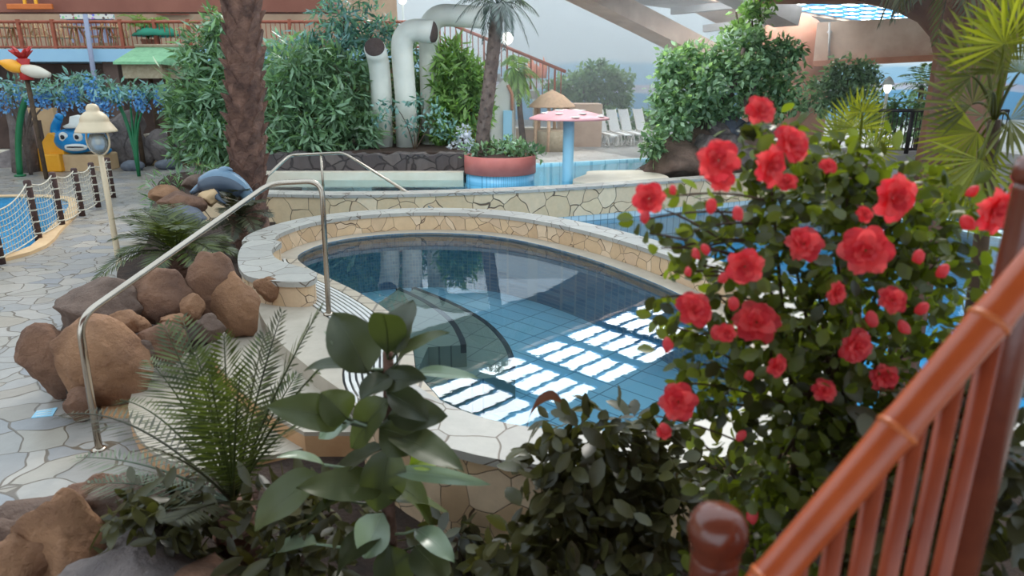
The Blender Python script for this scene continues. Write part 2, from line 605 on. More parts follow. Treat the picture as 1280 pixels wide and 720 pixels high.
M['planterred'] = pm('rose_band', srgb(182, 104, 96), srgb(168, 92, 86), 3, 0.6, 0.05)
M['planterblue'] = tile('planter_blue_tile', srgb(128, 196, 228), srgb(116, 186, 222), srgb(84, 150, 190), 0.05, 0.4, rough=0.3, axis='wall', msize=0.006)
M['mushblue'] = pm('pale_blue_paint', srgb(160, 212, 236), srgb(152, 206, 232), 2, 0.4, 0)
M['mushpink'] = pm('pink_paint', srgb(208, 150, 152), srgb(196, 138, 142), 2, 0.4, 0)
M['lounger'] = pm('white_mesh', srgb(226, 228, 226), srgb(214, 218, 218), 20, 0.6, 0.05)
M['farfloor'] = crazy('far_deck_stone', [srgb(186, 182, 174), srgb(176, 172, 166), srgb(192, 188, 182)], srgb(160, 150, 140), scale=2.0, width=0.03, rough=0.45)
M['straw'] = pm('straw_roof', srgb(226, 190, 158), srgb(206, 168, 136), 10, 0.9, 0.4)
M['railwood'] = pm('varnished_bamboo', srgb(190, 88, 42), srgb(160, 68, 32), 3.5, 0.28, 0.04, spec=0.6)
M['railjoint'] = pm('bamboo_node', srgb(206, 112, 60), srgb(180, 90, 46), 6, 0.3, 0.05)
M['newel'] = pm('dark_varnished_wood', srgb(122, 62, 42), srgb(96, 46, 34), 5, 0.22, 0.05, spec=0.7)
M['blackmetal'] = pm('black_metal', srgb(58, 54, 54), srgb(48, 44, 46), 5, 0.5, 0)
M['ghost'] = pm('pale_violet_paint', srgb(160, 166, 188), srgb(150, 156, 180), 3, 0.5, 0)
M['dolphin'] = pm('dolphin_blue_sheen', srgb(116, 140, 158), srgb(88, 112, 134), 2.0, 0.3, 0.03)  # light-blue sheen on a grey figure, put into the body colour
M['dolphinback'] = pm('dolphin_grey', srgb(74, 84, 98), srgb(62, 72, 86), 2.0, 0.3, 0.03)
M['glasslamp'] = None


def signmat(name):
    m, nt, out = nodes(name)
    L = nt.links.new
    b = N(nt, 'BsdfPrincipled', Roughness=0.6)
    tc = N(nt, 'TexCoord')
    v = N(nt, 'TexVoronoi', Scale=9.0)
    L(tc.outputs['Object'], v.inputs['Vector'])
    h = N(nt, 'HueSaturation', Saturation=0.8, Value=0.7)
    L(v.outputs['Color'], h.inputs['Color'])
    cr = N(nt, 'ValToRGB')
    cr.color_ramp.interpolation = 'CONSTANT'
    cr.color_ramp.elements[0].color = (0, 0, 0, 1)
    cr.color_ramp.elements[1].color = (1, 1, 1, 1)
    cr.color_ramp.elements[1].position = 0.42
    L(v.outputs['Distance'], cr.inputs['Fac'])
    mx = N(nt, 'MixRGB')
    L(cr.outputs['Color'], mx.inputs['Fac'])
    L(h.outputs['Color'], mx.inputs['Color1'])
    mx.inputs['Color2'].default_value = srgb(226, 220, 208)
    L(mx.outputs['Color'], b.inputs['Base Color'])
    L(b.outputs['BSDF'], out.inputs['Surface'])
    return m


M['sign'] = signmat('patterned_board')


def glassmat(name):
    m, nt, out = nodes(name)
    tr = N(nt, 'BsdfTransparent')
    tr.inputs['Color'].default_value = (0.86, 0.88, 0.86, 1)
    gl = N(nt, 'BsdfGlossy', Roughness=0.05)
    df = N(nt, 'BsdfDiffuse')
    df.inputs['Color'].default_value = srgb(206, 210, 206)
    m1 = N(nt, 'MixShader')
    m1.inputs['Fac'].default_value = 0.35
    nt.links.new(tr.outputs['BSDF'], m1.inputs[1])
    nt.links.new(df.outputs['BSDF'], m1.inputs[2])
    fr = N(nt, 'Fresnel', IOR=1.7)
    mx = N(nt, 'MixShader')
    nt.links.new(fr.outputs['Fac'], mx.inputs['Fac'])
    nt.links.new(m1.outputs['Shader'], mx.inputs[1])
    nt.links.new(gl.outputs['BSDF'], mx.inputs[2])
    nt.links.new(mx.outputs['Shader'], out.inputs['Surface'])
    return m


M['glasslamp'] = glassmat('frosted_lamp_glass')
M['bulb'] = emit('lit_globe', (1.0, 0.97, 0.9, 1), 3.0)


def muralmat(name):
    """painted seaside sky: bands of paint at fixed heights on the wall"""
    m, nt, out = nodes(name)
    L = nt.links.new
    b = N(nt, 'BsdfPrincipled', Roughness=0.9)
    geo = N(nt, 'NewGeometry')
    no = N(nt, 'TexNoise', Scale=0.35, Detail=4)
    mp = N(nt, 'Mapping')
    mp.inputs['Scale'].default_value = (0.5, 0.5, 2.5)
    L(geo.outputs['Position'], mp.inputs['Vector'])
    L(mp.outputs['Vector'], no.inputs['Vector'])
    sx = N(nt, 'SeparateXYZ')
    L(geo.outputs['Position'], sx.inputs['Vector'])
    ad = N(nt, 'Math', operation='MULTIPLY_ADD')
    L(no.outputs['Fac'], ad.inputs[0])
    ad.inputs[1].default_value = 0.9
    L(sx.outputs['Z'], ad.inputs[2])
    mr = N(nt, 'MapRange')
    mr.inputs['From Min'].default_value = 0.45
    mr.inputs['From Max'].default_value = 8.45
    L(ad.outputs[0], mr.inputs['Value'])
    cr = N(nt, 'ValToRGB')
    e = cr.color_ramp.elements
    e[0].position, e[0].color = 0.0, srgb(128, 172, 200)
    e[1].position, e[1].color = 1.0, srgb(232, 235, 234)
    for p, c in ((0.235, srgb(124, 176, 208)), (0.245, srgb(200, 204, 214)), (0.285, srgb(206, 196, 206)), (0.295, srgb(158, 196, 220)),
                 (0.40, srgb(170, 204, 222)), (0.43, srgb(222, 230, 232))):
        k = e.new(p)
        k.color = c
    L(mr.outputs['Result'], cr.inputs['Fac'])
    L(cr.outputs['Color'], b.inputs['Base Color'])
    L(b.outputs['BSDF'], out.inputs['Surface'])
    return m


M['mural'] = muralmat('seaside_mural')

# ------------------------------------------------------------------ room shell
struct(MB().box((0, 37.2, 4.5), (62, 0.3, 9)).build('wall_back', M['mural']))
struct(MB().box((-26, 16, 4.5), (0.3, 42, 9)).build('wall_left', M['tanwall']))
struct(MB().box((27, 16, 4.5), (0.3, 42, 9)).build('wall_right', M['mural']))
struct(MB().prism([(-26, -4), (-0.6, -4), (-1.4, 2.2), (-2.1, 4.6), (-2.9, 6.8), (-3.3, 9.0), (-4.0, 12), (-4.5, 14.8), (-4.5, 37), (-26, 37)], -0.4, 0.0)
       .build('floor', M['paving']))
# unseen ceiling slab above the viewer, added to darken the near planting
struct(MB().box((1.0, -1.9, 4.1), (16, 6.6, 0.2)).build('ceiling', M['soffit']))

# ------------------------------------------------------------------ whirlpool
WR_px = [(372, 322), (385, 312), (415, 302), (460, 295), (520, 291), (580, 292), (630, 297), (680, 307), (740, 324), (800, 346), (850, 368),
         (905, 400), (938, 435), (945, 475), (920, 515), (870, 541), (800, 556), (720, 560), (650, 552), (600, 535), (560, 510)]
WO_px = [(545, 492), (522, 465), (517, 438), (508, 412), (485, 388), (450, 366), (415, 349), (388, 336)]
ZD, ZW, ZC = 0.40, 0.37, 0.65
Wall = smooth_line([G(u, v, ZD) for u, v in WR_px + WO_px], 4, closed=True)
NR = len(WR_px)


def offset(poly, d):
    n = len(poly)
    area = sum(poly[i].x * poly[(i + 1) % n].y - poly[(i + 1) % n].x * poly[i].y for i in range(n))
    sg = 1 if area > 0 else -1
    res = []
    for i in range(n):
        t = (poly[(i + 1) % n] - poly[i - 1])
        t.z = 0
        t.normalize()
        res.append(poly[i] + V((t.y, -t.x, 0)) * d * sg)
    return res


nrim = (NR - 1) * 4 + 1
inn = offset(Wall, 0.26)
outl = offset(Wall, 0.60)
rim_in, rim_out = inn[:nrim], outl[:nrim]
tub = thing('whirlpool', 'kidney-shaped whirlpool with a stone-clad rim in the middle of the hall', 'pool', (0.2, 6.0, -0.45))
MB().band(rim_in, rim_out, -0.3, ZC - 0.05).build('rim_wall', M['facestone'], tub)
ci, co = offset(Wall, 0.245)[:nrim], offset(Wall, 0.62)[:nrim]
MB().band(ci, co, ZC - 0.05, ZC).build('rim_cap', M['capstone'], tub)
MB().band(Wall[:nrim], [p.lerp(q, 0.98) for p, q in zip(Wall, inn)][:nrim], ZD - 0.12, ZD - 0.01).build('overflow_ledge', M['cream'], tub)
plat = smooth_line([G(u, v, ZC) for u, v in [(352, 303), (325, 299), (304, 306), (297, 325), (305, 343), (330, 350), (360, 353), (386, 352), (396, 345),
                                             (390, 338), (365, 331), (345, 323), (340, 312)]], 4, closed=True)
MB().prism(offset(plat, -0.02), 0.05, ZC - 0.05).build('rim_end_wall', M['facestone'], tub)
MB().prism(plat, ZC - 0.05, ZC + 0.004).build('rim_end_cap', M['capstone'], tub)
# basin
bas = MB()
n = len(Wall)
vs = [V((p.x, p.y, -0.42)) for p in Wall] + [V((p.x, p.y, ZD)) for p in Wall]
bas.add(vs, [(i, n + i, n + (i + 1) % n, (i + 1) % n) for i in range(n)])
bas.build('basin_wall', M['mosaic'], tub)
MB().prism(Wall, -0.46, -0.42).build('basin_floor', M['pooltile'], tub)
wm = MB()
wi = offset(Wall, -0.006)
wm.add([V((p.x, p.y, ZW)) for p in wi], [tuple(range(n))])
wf = wm.build('water_surface', M['water'], tub)
nz = wf.data.polygons[0].normal.z
if nz < 0:
    wf.data.flip_normals()
# underwater steps with dark nosings
for nm, z, line, back in (('bathing_step', 0.16, [(500, 360), (537, 378), (566, 400), (579, 420), (583, 431)],
                           [(535, 434), (517, 437), (508, 412), (485, 388), (450, 366)]),
                          ('bathing_step', -0.06, [(519, 359), (566, 378), (606, 400), (631, 424), (643, 448), (644, 468)],
                           [(600, 474), (560, 474), (526, 466), (518, 438), (508, 412), (485, 388), (452, 364)])):
    ln = smooth_line([G(u, v, z) for u, v in line], 5)
    bk = [G(u, v, ZD) for u, v in back]
    if z < 0:
        bk = [G(u, v, z) for u, v in back[:2]] + bk[2:]
    else:
        bk = [G(u, v, z) for u, v in back[:1]] + bk[1:]
    st = MB().prism(ln + bk, -0.418, z).build(nm, M['steptile'], tub)
    k = len(ln)
    inner = []
    for i, p in enumerate(ln):
        t = (ln[min(i + 1, k - 1)] - ln[max(i - 1, 0)]).normalized()
        inner.append(p + V((-t.y, t.x, 0)) * -0.055)
    MB().band(ln, inner, z - 0.08, z + 0.006).build('step_nosing', M['nosing'], st)

# entrance side: ledge tile, ribbed grate, landing and two steps
oi = [nrim - 1 + k for k in range(n - nrim + 1)] + [0]
op = lambda d, a=0, b=None: [p for p in [offset(Wall, d)[i % n] for i in oi][a:b]]
MB().band(op(0.005), op(0.13), 0.1, ZD).build('ledge_tile_band', M['ledge'], tub)
gr = MB()
for k in range(9):
    gr.band(op(0.145 + k * 0.045), op(0.145 + k * 0.045 + 0.027), ZD - 0.06, ZD)
gr.build('overflow_grate', M['grate'], tub)
MB().band(op(0.13), op(0.55), 0.1, ZD - 0.05).build('grate_trough', M['nosing'], tub)

steps = thing('entry_steps', 'cream stone steps climbing from the paving to the whirlpool edge', 'steps', G(250, 470, 0.0))
e1 = [(318, 366), (322, 378), (326, 394), (345, 422), (378, 452), (425, 486), (480, 520)]
land = [G(u, v, ZD) for u, v in e1]
MB().prism(smooth_line(land, 3) + op(0.55)[2:-3], 0.0, ZD - 0.004).build('landing', M['cream'], steps)
for nm, z, front, back in (('tread', 0.265, [(290, 392), (262, 430), (285, 470), (330, 510), (380, 540)], [(480, 540), (425, 500), (340, 424), (318, 380)]),
                           ('tread', 0.13, [(215, 440), (185, 460), (160, 508), (185, 560), (250, 590)], [(380, 560), (330, 510), (270, 440)])):
    MB().prism(smooth_line([G(u, v, z) for u, v in front], 3) + [G(u, v, z) for u, v in back], 0.0, z - 0.03).build('riser', M['ochre'], steps)
    MB().prism(smooth_line([G(u, v, z) for u, v in front], 3) + [G(u, v, z) for u, v in back], z - 0.03, z).build(nm, M['cream'], steps)
MB().prism([G(u, v, 0.02) for u, v in [(122, 492), (128, 520), (165, 520), (172, 486)]], 0.001, 0.02).build('foot_slab', M['ochre'], steps)

# blue marker tile in the paving
mk = thing('marker_tile', 'small blue tile let into the paving near the boulders', 'tile', G(55, 516, 0))
MB().prism([G(u, v, 0) for u, v in [(39, 523), (46, 514), (72, 510), (66, 520)]], -0.01, 0.006).build('tile_body', M['mushblue'], mk)
ln = MB()
for a in range(3):
    p0, p1 = G(45 + a * .5, 521 - a * 3, 0), G(64 + a, 517.5 - a * 2.5, 0)
    ln.tube([p0 + V((0, 0, .006)), p1 + V((0, 0, .006))], 0.004, n=4)
ln.build('lettering', M['white'], mk)

# ------------------------------------------------------------------ low wall and pools behind
w2f = smooth_line([G(u, v, ZC) for u, v in [(250, 241), (334, 242), (425, 243.5), (560, 241), (700, 235), (820, 227), (890, 222), (1000, 214), (1120, 206)]], 4)
w2b = [p + V((0.05, 0.36, 0)) for p in w2f]
lw = thing('garden_wall', 'low curved stone wall with a pale cap between whirlpool and mushroom pool', 'wall', w2f[12] - V((0, 0, ZC + .6)))
MB().band(w2f, w2b, 0.12, ZC - 0.05).build('stone_face', M['wallstone'], lw)
MB().band([p - V((0, .03, 0)) for p in w2f], [p + V((0, .03, 0)) for p in w2b], ZC - 0.05, ZC).build('cap', M['capstone'], lw)
MB().band([p + V((0, .02, 0)) for p in w2f], w2b, -0.6, 0.12).build('tile_base', M['palewall'], lw)

right_out = [p for p in outl[:nrim] if p.y > 4.6]
p2 = [V((p.x, p.y, 0)) for p in w2f if p.x < 9.5] + [V((10.5, 12, 0)), V((10.5, 4.6, 0))] + [V((p.x, p.y, 0)) for p in right_out[::-1]]
lp = thing('lap_pool', 'bright blue pool lying between the whirlpool rim and the low wall', 'pool', (4, 9, -0.6))
MB().prism(p2, -0.6, -0.55).build('pool_floor', M['bluetile'], lp)
o = MB().add([V((p.x, p.y, 0.02)) for p in p2], [tuple(range(len(p2)))]).build('water_surface', M['water2'], lp)
if o.data.polygons[0].normal.z < 0:
    o.data.flip_normals()
struct(MB().prism([(2.3, -4), (20, -4), (20, 4.6), (10.5, 4.6), (3.4, 4.6), (3.2, 4.0), (2.6, 3.3)], -0.4, 0.06).build('floor.001', M['capstone']))
struct(MB().prism([(10.5, 4.6), (26.8, 4.6), (26.8, 37), (9.5, 37), (9.5, 14.5), (10.5, 12)], -0.4, 0.5).build('floor.002', M['farfloor']))

fe = [G(u, v, 0.5) for u, v in [(470, 207), (560, 207), (672, 205), (720, 203), (800, 199), (880, 197)]]
fp = [p for p in w2b if p.x < 9.3]
p3 = [V((p.x, p.y, 0.5)) for p in fp] + [V((9.3, 14.6, .5)), V((9.3, 17.6, .5))] + fe[::-1] + [G(470, 213, .5), V((-3.0, 14.6, .5)), V((-4.4, 14.6, .5))]
mp_ = thing('mushroom_pool', 'pale turquoise pool holding the mushroom fountain', 'pool', (2, 15.5, -0.35))
MB().prism(p3, -0.35, -0.3).build('pool_floor', M['paletile'], mp_)
eo = [p + V((0, -.06, 0)) for p in fe]
MB().band(eo, [p + V((0, .1, 0)) for p in fe], -0.3, 0.515).build('pool_edge', M['paletile'], mp_)
o = MB().add([V((p.x, p.y, 0.47)) for p in p3], [tuple(range(len(p3)))]).build('water_surface', M['water3'], mp_)
if o.data.polygons[0].normal.z < 0:
    o.data.flip_normals()
fl = [V((-3.0, 14.6, 0)), G(470, 213, 0.5), *fe, V((9.3, 17.6, 0)), V((9.4, 37, 0)), V((-4.5, 37, 0)), V((-4.5, 14.6, 0))]
struct(MB().prism(fl, -0.34, 0.5).build('floor.003', M['farfloor']))
# ------------------------------------------------------------------ steel handrails
def pipe_rail(pts, r, n=10, corner=0.12):
    """tube path with rounded corners"""
    out = [V(pts[0])]
    for i in range(1, len(pts) - 1):
        p, a, b = V(pts[i]), V(pts[i - 1]), V(pts[i + 1])
        da, db = (a - p), (b - p)
        c = min(corner, da.length * .45, db.length * .45)
        out += bez(p + da.normalized() * c, p, p + db.normalized() * c, 6)
    out.append(V(pts[-1]))
    return out


b0 = G(124, 562, 0.0)
b1 = G(411, 393, ZD)
t0 = Q(98, 398, b0.y + 0.0)
t1 = Q(402, 226, b1.y)
m1 = Q(338, 229, b1.y + 0.05)
hr = thing('handrail', 'polished steel handrail rising over the whirlpool entry steps', 'handrail', b0)
MB().tube(pipe_rail([b0, t0, m1, t1, b1], 0.024, corner=.14), 0.024, 12).build('rail', M['steel'], hr)
for p in (b0, b1):
    MB().lathe([(.05, 0), (.05, .012), (.03, .02)], p, 16).build('base_flange', M['steel'], hr)

ya = 12.3
pts = [Q(290, 262, ya - 1.2), Q(362, 194, ya), Q(430, 191, ya), Q(548, 265, ya - 0.75)]
h2 = thing('handrail', 'steel handrail arching over the low wall behind the palm trunk', 'handrail', G(402, 245, .65))
MB().tube(pipe_rail(pts, .022, corner=.12), 0.026, 10).build('rail', M['steel'], h2)
pt = Q(401, 194, ya)
MB().tube([V((pt.x, pt.y, .3)), pt], 0.022, 10).build('upright', M['steel'], h2)

# ------------------------------------------------------------------ garden lamp
lb = G(151, 340, 0.0)
LZ = lambda v: Q(150, v, lb.y).z
lamp = thing('garden_lamp', 'beige garden lamp with a two-tier bell shade and clear globe, standing on the paving', 'lamp', lb)
MB().lathe([(.045, 0), (.042, .05), (.036, LZ(196) * .5), (.033, LZ(194))], lb, 8).build('post', M['beige'], lamp)
z0, z1, z2 = LZ(165), LZ(147), LZ(129)
sh = MB()
sh.lathe([(.245, z0), (.24, z0 + .02), (.215, z0 + .06), (.175, z0 + .12), (.165, z0 + .14), (.168, z0 + .155), (.145, z0 + .205), (.105, z0 + .245),
          (.075, z0 + .26), (.078, z0 + .285), (.066, z0 + .32), (.045, z0 + .345), (0.0, z0 + .352)], lb, 32)
sh.lathe([(.0, z0 + .03), (.12, z0 + .03), (.235, z0 + .006)], lb, 32)
sh.build('lamp_shade', M['beige'], lamp)
gc = LZ(180)
MB().lathe([(.0, gc - .125), (.06, gc - .112), (.1, gc - .073), (.118, gc - .015), (.118, gc + .03), (.102, gc + .08), (.08, gc + .13)], lb, 24).build('globe', M['glasslamp'], lamp)
MB().lathe([(.0, gc - .02), (.03, gc), (.035, gc + .05), (.02, gc + .12)], lb, 12).build('bulb', M['white'], lamp)
for sx in (-1, 1):
    q = V((lb.x, lb.y, 0))
    MB().tube(bez(q + V((sx * .125, 0, z0 + .02)), q + V((sx * .2, 0, gc - .08)), q + V((0, 0, LZ(195))), 10), .013, 8).build('bracket', M['beige'], lamp)

# ------------------------------------------------------------------ rope net fence
fx = [(2, 330, 262), (49, 301, 225), (78, 284, 215), (103, 270, 210), (123, 259, 203), (142, 247, 197)]
fence = thing('net_fence', 'sagging rope net fence on dark posts along the paddling pool', 'fence', G(78, 284, 0))
fps = []
for u, v, tv in fx:
    p = G(u, v, 0.0)
    t = Q(u - 10, tv, p.y)
    h = t.z
    fps.append((p, h))
    m = MB()
    m.lathe([(.055, 0), (.055, h - .02), (.04, h)], p, 10)
    po = m.build('fence_post', M['post'], fence)
    for k in range(5):
        zz = h * (.12 + .19 * k)
        MB().lathe([(.06, zz), (.064, zz + .012), (.06, zz + .025)], p, 10).build('rope_wrap', M['rope'], po)
p = G(-70, 380, 0)
fps.insert(0, (p, fps[0][1]))
MB().lathe([(.055, 0), (.055, fps[0][1])], p, 10).build('fence_post', M['post'], fence)
for (a, ha), (b, hb) in zip(fps[:-1], fps[1:]):
    m = MB()
    ln = (b - a).length
    nv = max(8, int(ln / .11))
    top = lambda t: a.lerp(b, t) + V((0, 0, (ha + (hb - ha) * t) * .96 - .42 * t * (1 - t)))
    bot = lambda t: a.lerp(b, t) + V((0, 0, .1 - .12 * t * (1 - t)))
    for j in range(9):
        f = j / 8
        m.tube([bot(t / 12).lerp(top(t / 12), f) for t in range(13)], .013 if j in (0, 8) else .0065, 4, cap=False)
    for i in range(1, nv):
        t = i / nv
        m.tube([bot(t), bot(t).lerp(top(t), .5), top(t)], .0065, 4, cap=False)
    m.build('rope_net', M['rope'], fence)
# paddling pool behind the net
pad = thing('paddling_pool', 'shallow paddling pool with a sand-coloured kerb inside the net fence', 'pool', G(-30, 290, -.1))
pc = smooth_line([G(u, v, .03) for u, v in [(-120, 330), (20, 316), (62, 285), (84, 262), (80, 250), (30, 246), (-60, 250), (-200, 270)]], 4, closed=True)
MB().band(pc, offset(pc, .22), -.02, .05, closed=True).build('kerb', M['sand'], pad)
MB().prism(pc, .0, .012).build('pool_floor', M['bluetile'], pad)
o = MB().add([V((q.x, q.y, .035)) for q in pc], [tuple(range(len(pc)))]).build('water_surface', M['water2'], pad)
if o.data.polygons[0].normal.z < 0:
    o.data.flip_normals()

# ------------------------------------------------------------------ boulders beside the steps
def boulder(u, v, y, wpx, hpx, mat, label, seed, depth=.8, name='boulder', rz=0.0, group=None, rough=.2, sub=4):
    """rock whose middle stands at (u, v) in the photo at distance y"""
    c = Q(u, v, y)
    s = (c - V((0, 0, H))).length / F
    sx, sz = wpx * s / 2 * 1.12, hpx * s / 2 * 1.12
    o = MB().rock(c, (sx, sx * depth, sz), seed, rough, rz, sub).build(name, mat)
    return tag(o, label, 'rock', group)


boulder(128, 452, 5.0, 96, 104, M['boulder2'], 'large flat-faced ochre boulder standing at the foot of the steel handrail', 3, .6)
boulder(68, 452, 5.15, 62, 72, M['boulder'], 'dark brown boulder leaning beside the big ochre one on the paving', 5, .8)
boulder(128, 384, 5.55, 92, 58, M['boulder3'], 'dark grey-brown boulder bridging the top of the pile under the handrail', 8, .8)
boulder(202, 374, 5.75, 78, 64, M['boulder'], 'broad squarish brown boulder in the upper row beside the cycad', 12, .7)
boulder(263, 352, 5.9, 52, 72, M['boulder'], 'tall brown boulder with a pale top beside the rounded rim end', 14, .7)
boulder(297, 378, 5.85, 58, 78, M['boulder2'], 'upright ridged reddish boulder standing next to the top step', 17, .6)
boulder(160, 404, 5.35, 42, 28, M['boulder2'], 'small tan rock wedged above the big ochre boulder', 21, .8)
boulder(197, 430, 5.25, 52, 54, M['boulder'], 'rounded brown boulder half behind the fern leaves by the steps', 23, .8)
boulder(178, 440, 5.1, 28, 34, M['boulder3'], 'small dark wedge rock between the ochre and rounded boulders', 25, .8)
boulder(241, 384, 5.6, 26, 30, M['boulder2'], 'small egg-shaped tan rock below the tall pale-topped boulder', 27, .8)
boulder(217, 402, 5.45, 30, 20, M['boulder2'], 'flat little tan rock beneath the broad squarish boulder', 29, .8)
boulder(262, 410, 5.5, 32, 30, M['boulder3'], 'low brown rock at the inner end of the upper step', 31, .8)
boulder(98, 506, 4.7, 30, 36, M['boulder'], 'small red-brown rock behind the handrail foot', 33, .8)
boulder(336, 360, 6.35, 34, 30, M['boulder2'], 'small ochre rock tucked against the rounded rim end', 35, .6)
struct(MB().prism([(p.x, p.y) for p in [G(60, 470, 0), G(100, 520, 0), G(215, 455, 0), G(300, 408, 0), G(322, 380, 0), G(300, 340, 0), G(200, 345, 0), G(90, 400, 0)]], 0, .12)
       .build('ground', M['soil']))

# planting bed round the palm
bed = smooth_line([G(u, v, .0) for u, v in [(165, 372), (150, 350), (185, 318), (190, 280), (200, 235), (235, 222), (290, 240), (335, 262), (345, 290), (300, 330), (240, 372)]], 3, closed=True)
struct(MB().prism(bed, 0, .16).build('ground.001', M['soil']))

# rocks under the dolphin
for u, v, w, h, mt, lb_, sd_ in ((212, 243, 36, 22, 'boulder2', 'banded tan rock at the outer edge of the palm bed', 41),
                               (228, 255, 46, 28, 'boulder', 'red-brown layered rock under the dolphin nose', 42),
                               (226, 272, 50, 28, 'bluerock', 'pale bluish rock with an orange vein above the small cycad', 43),
                               (262, 246, 24, 20, 'sand', 'round yellow-tan rock beneath the dolphin', 44),
                               (243, 228, 30, 20, 'boulder3', 'brown rock behind the dolphin head', 45)):
    boulder(u, v, 9.4 - (v - 240) * .02, w, h, M[mt], lb_, sd_, .8)

# dolphin figure
dc = Q(276, 231, 9.4)
dol = thing('dolphin_figure', 'grey dolphin figure with painted-in blue sheen lying on the rocks by the palm', 'figure', V((dc.x, dc.y, dc.z - .3)))
sd_ = .0088
body = smooth_line([dc + V((-46, -6, -12)) * sd_, dc + V((-34, -3, -3)) * sd_, dc + V((-20, 0, 4)) * sd_, dc + V((0, 3, 8)) * sd_, dc + V((18, 6, 2)) * sd_, dc + V((34, 9, -14)) * sd_, dc + V((40, 12, -30)) * sd_], 4)
nb = len(body)
rad = [sd_ * (1.5 + 15.5 * min(1, (i / nb) / .42) ** .75 * (1 - max(0, (i / nb - .5) / .5) ** 1.5 * .8)) if i > 5 else sd_ * (2.2 + .6 * i) for i in range(nb)]
MB().tube(body, rad, 18).build('body', M['dolphin'], dol)
MB().tube([p + V((.0, -.05, -.03)) for p in body[2:-5]], [r * .86 for r in rad[2:-5]], 16).build('belly', M['dolphinback'], dol)
MB().tube(bez(dc + V((2, 3, 15)) * sd_, dc + V((8, 3, 27)) * sd_, dc + V((19, 6, 22)) * sd_, 6), [.09, .085, .07, .055, .04, .025, .01], 8).build('dorsal_fin', M['dolphin'], dol)
MB().tube(bez(dc + V((-6, -8, -6)) * sd_, dc + V((-2, -22, -18)) * sd_, dc + V((14, -22, -26)) * sd_, 6), [.045, .05, .045, .04, .03, .02, .01], 8).build('flipper', M['dolphinback'], dol)
e = dc + V((-17, -15, 4)) * sd_
MB().rock(e, (.02, .02, .02), 1, 0, sub=2).build('eye', M['white'], dol)

# ------------------------------------------------------------------ blue slide creature
sc_ = G(64, 214, 0.0)
ys = sc_.y
sl = thing('slide_panel', 'yellow faceted plastic slide panel beside the blue creature', 'slide', sc_)
hx = [Q(u, v, ys) for u, v in [(51, 216), (47, 186), (60, 166), (76, 174), (81, 196), (79, 217)]]
m = MB()
vs = hx + [p + V((.15, .5, 0)) for p in hx]
m.add(vs, [tuple(range(6)), tuple(range(6, 12))[::-1]] + [(i, 6 + i, 6 + (i + 1) % 6, (i + 1) % 6) for i in range(6)], smooth=False)
m.build('panel', M['yellow'], sl)
q = Q(70, 203, ys)
MB().box((q.x, q.y - .06, .25), (.5, .3, .5), bevel=.04).build('step', M['yellow'], sl)
yc = ys + .3
cc = Q(101, 176, yc)
k_ = yc / F
cr_ = thing('sea_creature', 'grinning blue sea creature figure with a raised arm behind the net fence', 'figure', V((cc.x, cc.y, 0)))
body = MB()
body.rock(cc, (32 * k_, 22 * k_, 17 * k_), 3, .05)
body.tube(bez(cc + V((-22, 0, 4)) * k_, cc + V((-36, 0, 8)) * k_, cc + V((-22, 0, 26)) * k_, 8), [.16, .16, .15, .14, .13, .12, .12, .11, .11], 12)
body.rock(cc + V((-21, 0, 28)) * k_, (5 * k_, 5 * k_, 5 * k_), 4, .05, sub=2)
body.rock(cc + V((24, -2, -10)) * k_, (14 * k_, 12 * k_, 7 * k_), 5, .05, sub=2)
body.build('body', M['toyblue'], cr_)
for dx in (-8, 9):
    ey = MB().rock(cc + V((dx, -19, 6)) * k_, (6 * k_, 3.5 * k_, 6 * k_), 1, 0, sub=2).build('eye', M['white'], cr_)
    MB().rock(cc + V((dx + .6, -22.4, 6)) * k_, (2.6 * k_, 1.4 * k_, 2.8 * k_), 1, 0, sub=2).build('pupil', M['black'], ey)
mo = MB().rock(cc + V((4, -19.5, -6)) * k_, (15 * k_, 4 * k_, 4.6 * k_), 1, 0, sub=3).build('mouth', M['white'], cr_)
MB().rock(cc + V((5, -22.5, -5.6)) * k_, (12 * k_, 1.8 * k_, 1.2 * k_), 1, 0, sub=2).build('mouth_gap', M['black'], mo)
hat = MB()
hp = cc + V((2, 0, 19)) * k_
hat.lathe([(17 * k_, -3 * k_), (18 * k_, -1 * k_), (11 * k_, 2 * k_), (9 * k_, 10 * k_), (0, 12 * k_)], hp, 16)
hat.build('hat', M['white'], cr_)
MB().box((cc.x + .1, cc.y + .1, cc.z - 27 * k_ + .02), (1.2, .9, 1.1 * 20 * k_ * 1.0), bevel=.05).build('plinth', M['sand'], cr_)

# ------------------------------------------------------------------ far left play ground
kerb = thing('play_kerb', 'long sand-coloured kerb wall along the back of the paving', 'kerb', G(160, 208, 0))
a, b = G(118, 207, 0), G(300, 207, 0)
MB().box(((a.x + b.x) / 2, a.y + .2, .18), (b.x - a.x, .4, .36), bevel=.03).build('kerb_block', M['sand'], kerb)
MB().box((Q(222, 190, a.y + 1).x, a.y + 1.0, .45), (1.6, .8, .9), bevel=.03).build('step_block', M['cream2'], kerb)
MB().box((a.x - 5.0, a.y + .6, .2), (9.6, .5, .42), bevel=.03).build('kerb_block', M['cream2'], kerb)
for u, v, w, h, lb_, s_ in ((166, 208, 22, 12, 'smooth blue-grey pebble seat beside the lamp post', 51), (211, 206, 26, 11, 'smooth flat blue-grey pebble seat in front of the kerb', 52)):
    boulder(u, v, G(u, v + 5, 0).y, w, h, M['bluerock'], lb_, s_, .8, 'pebble_seat', rough=.06)
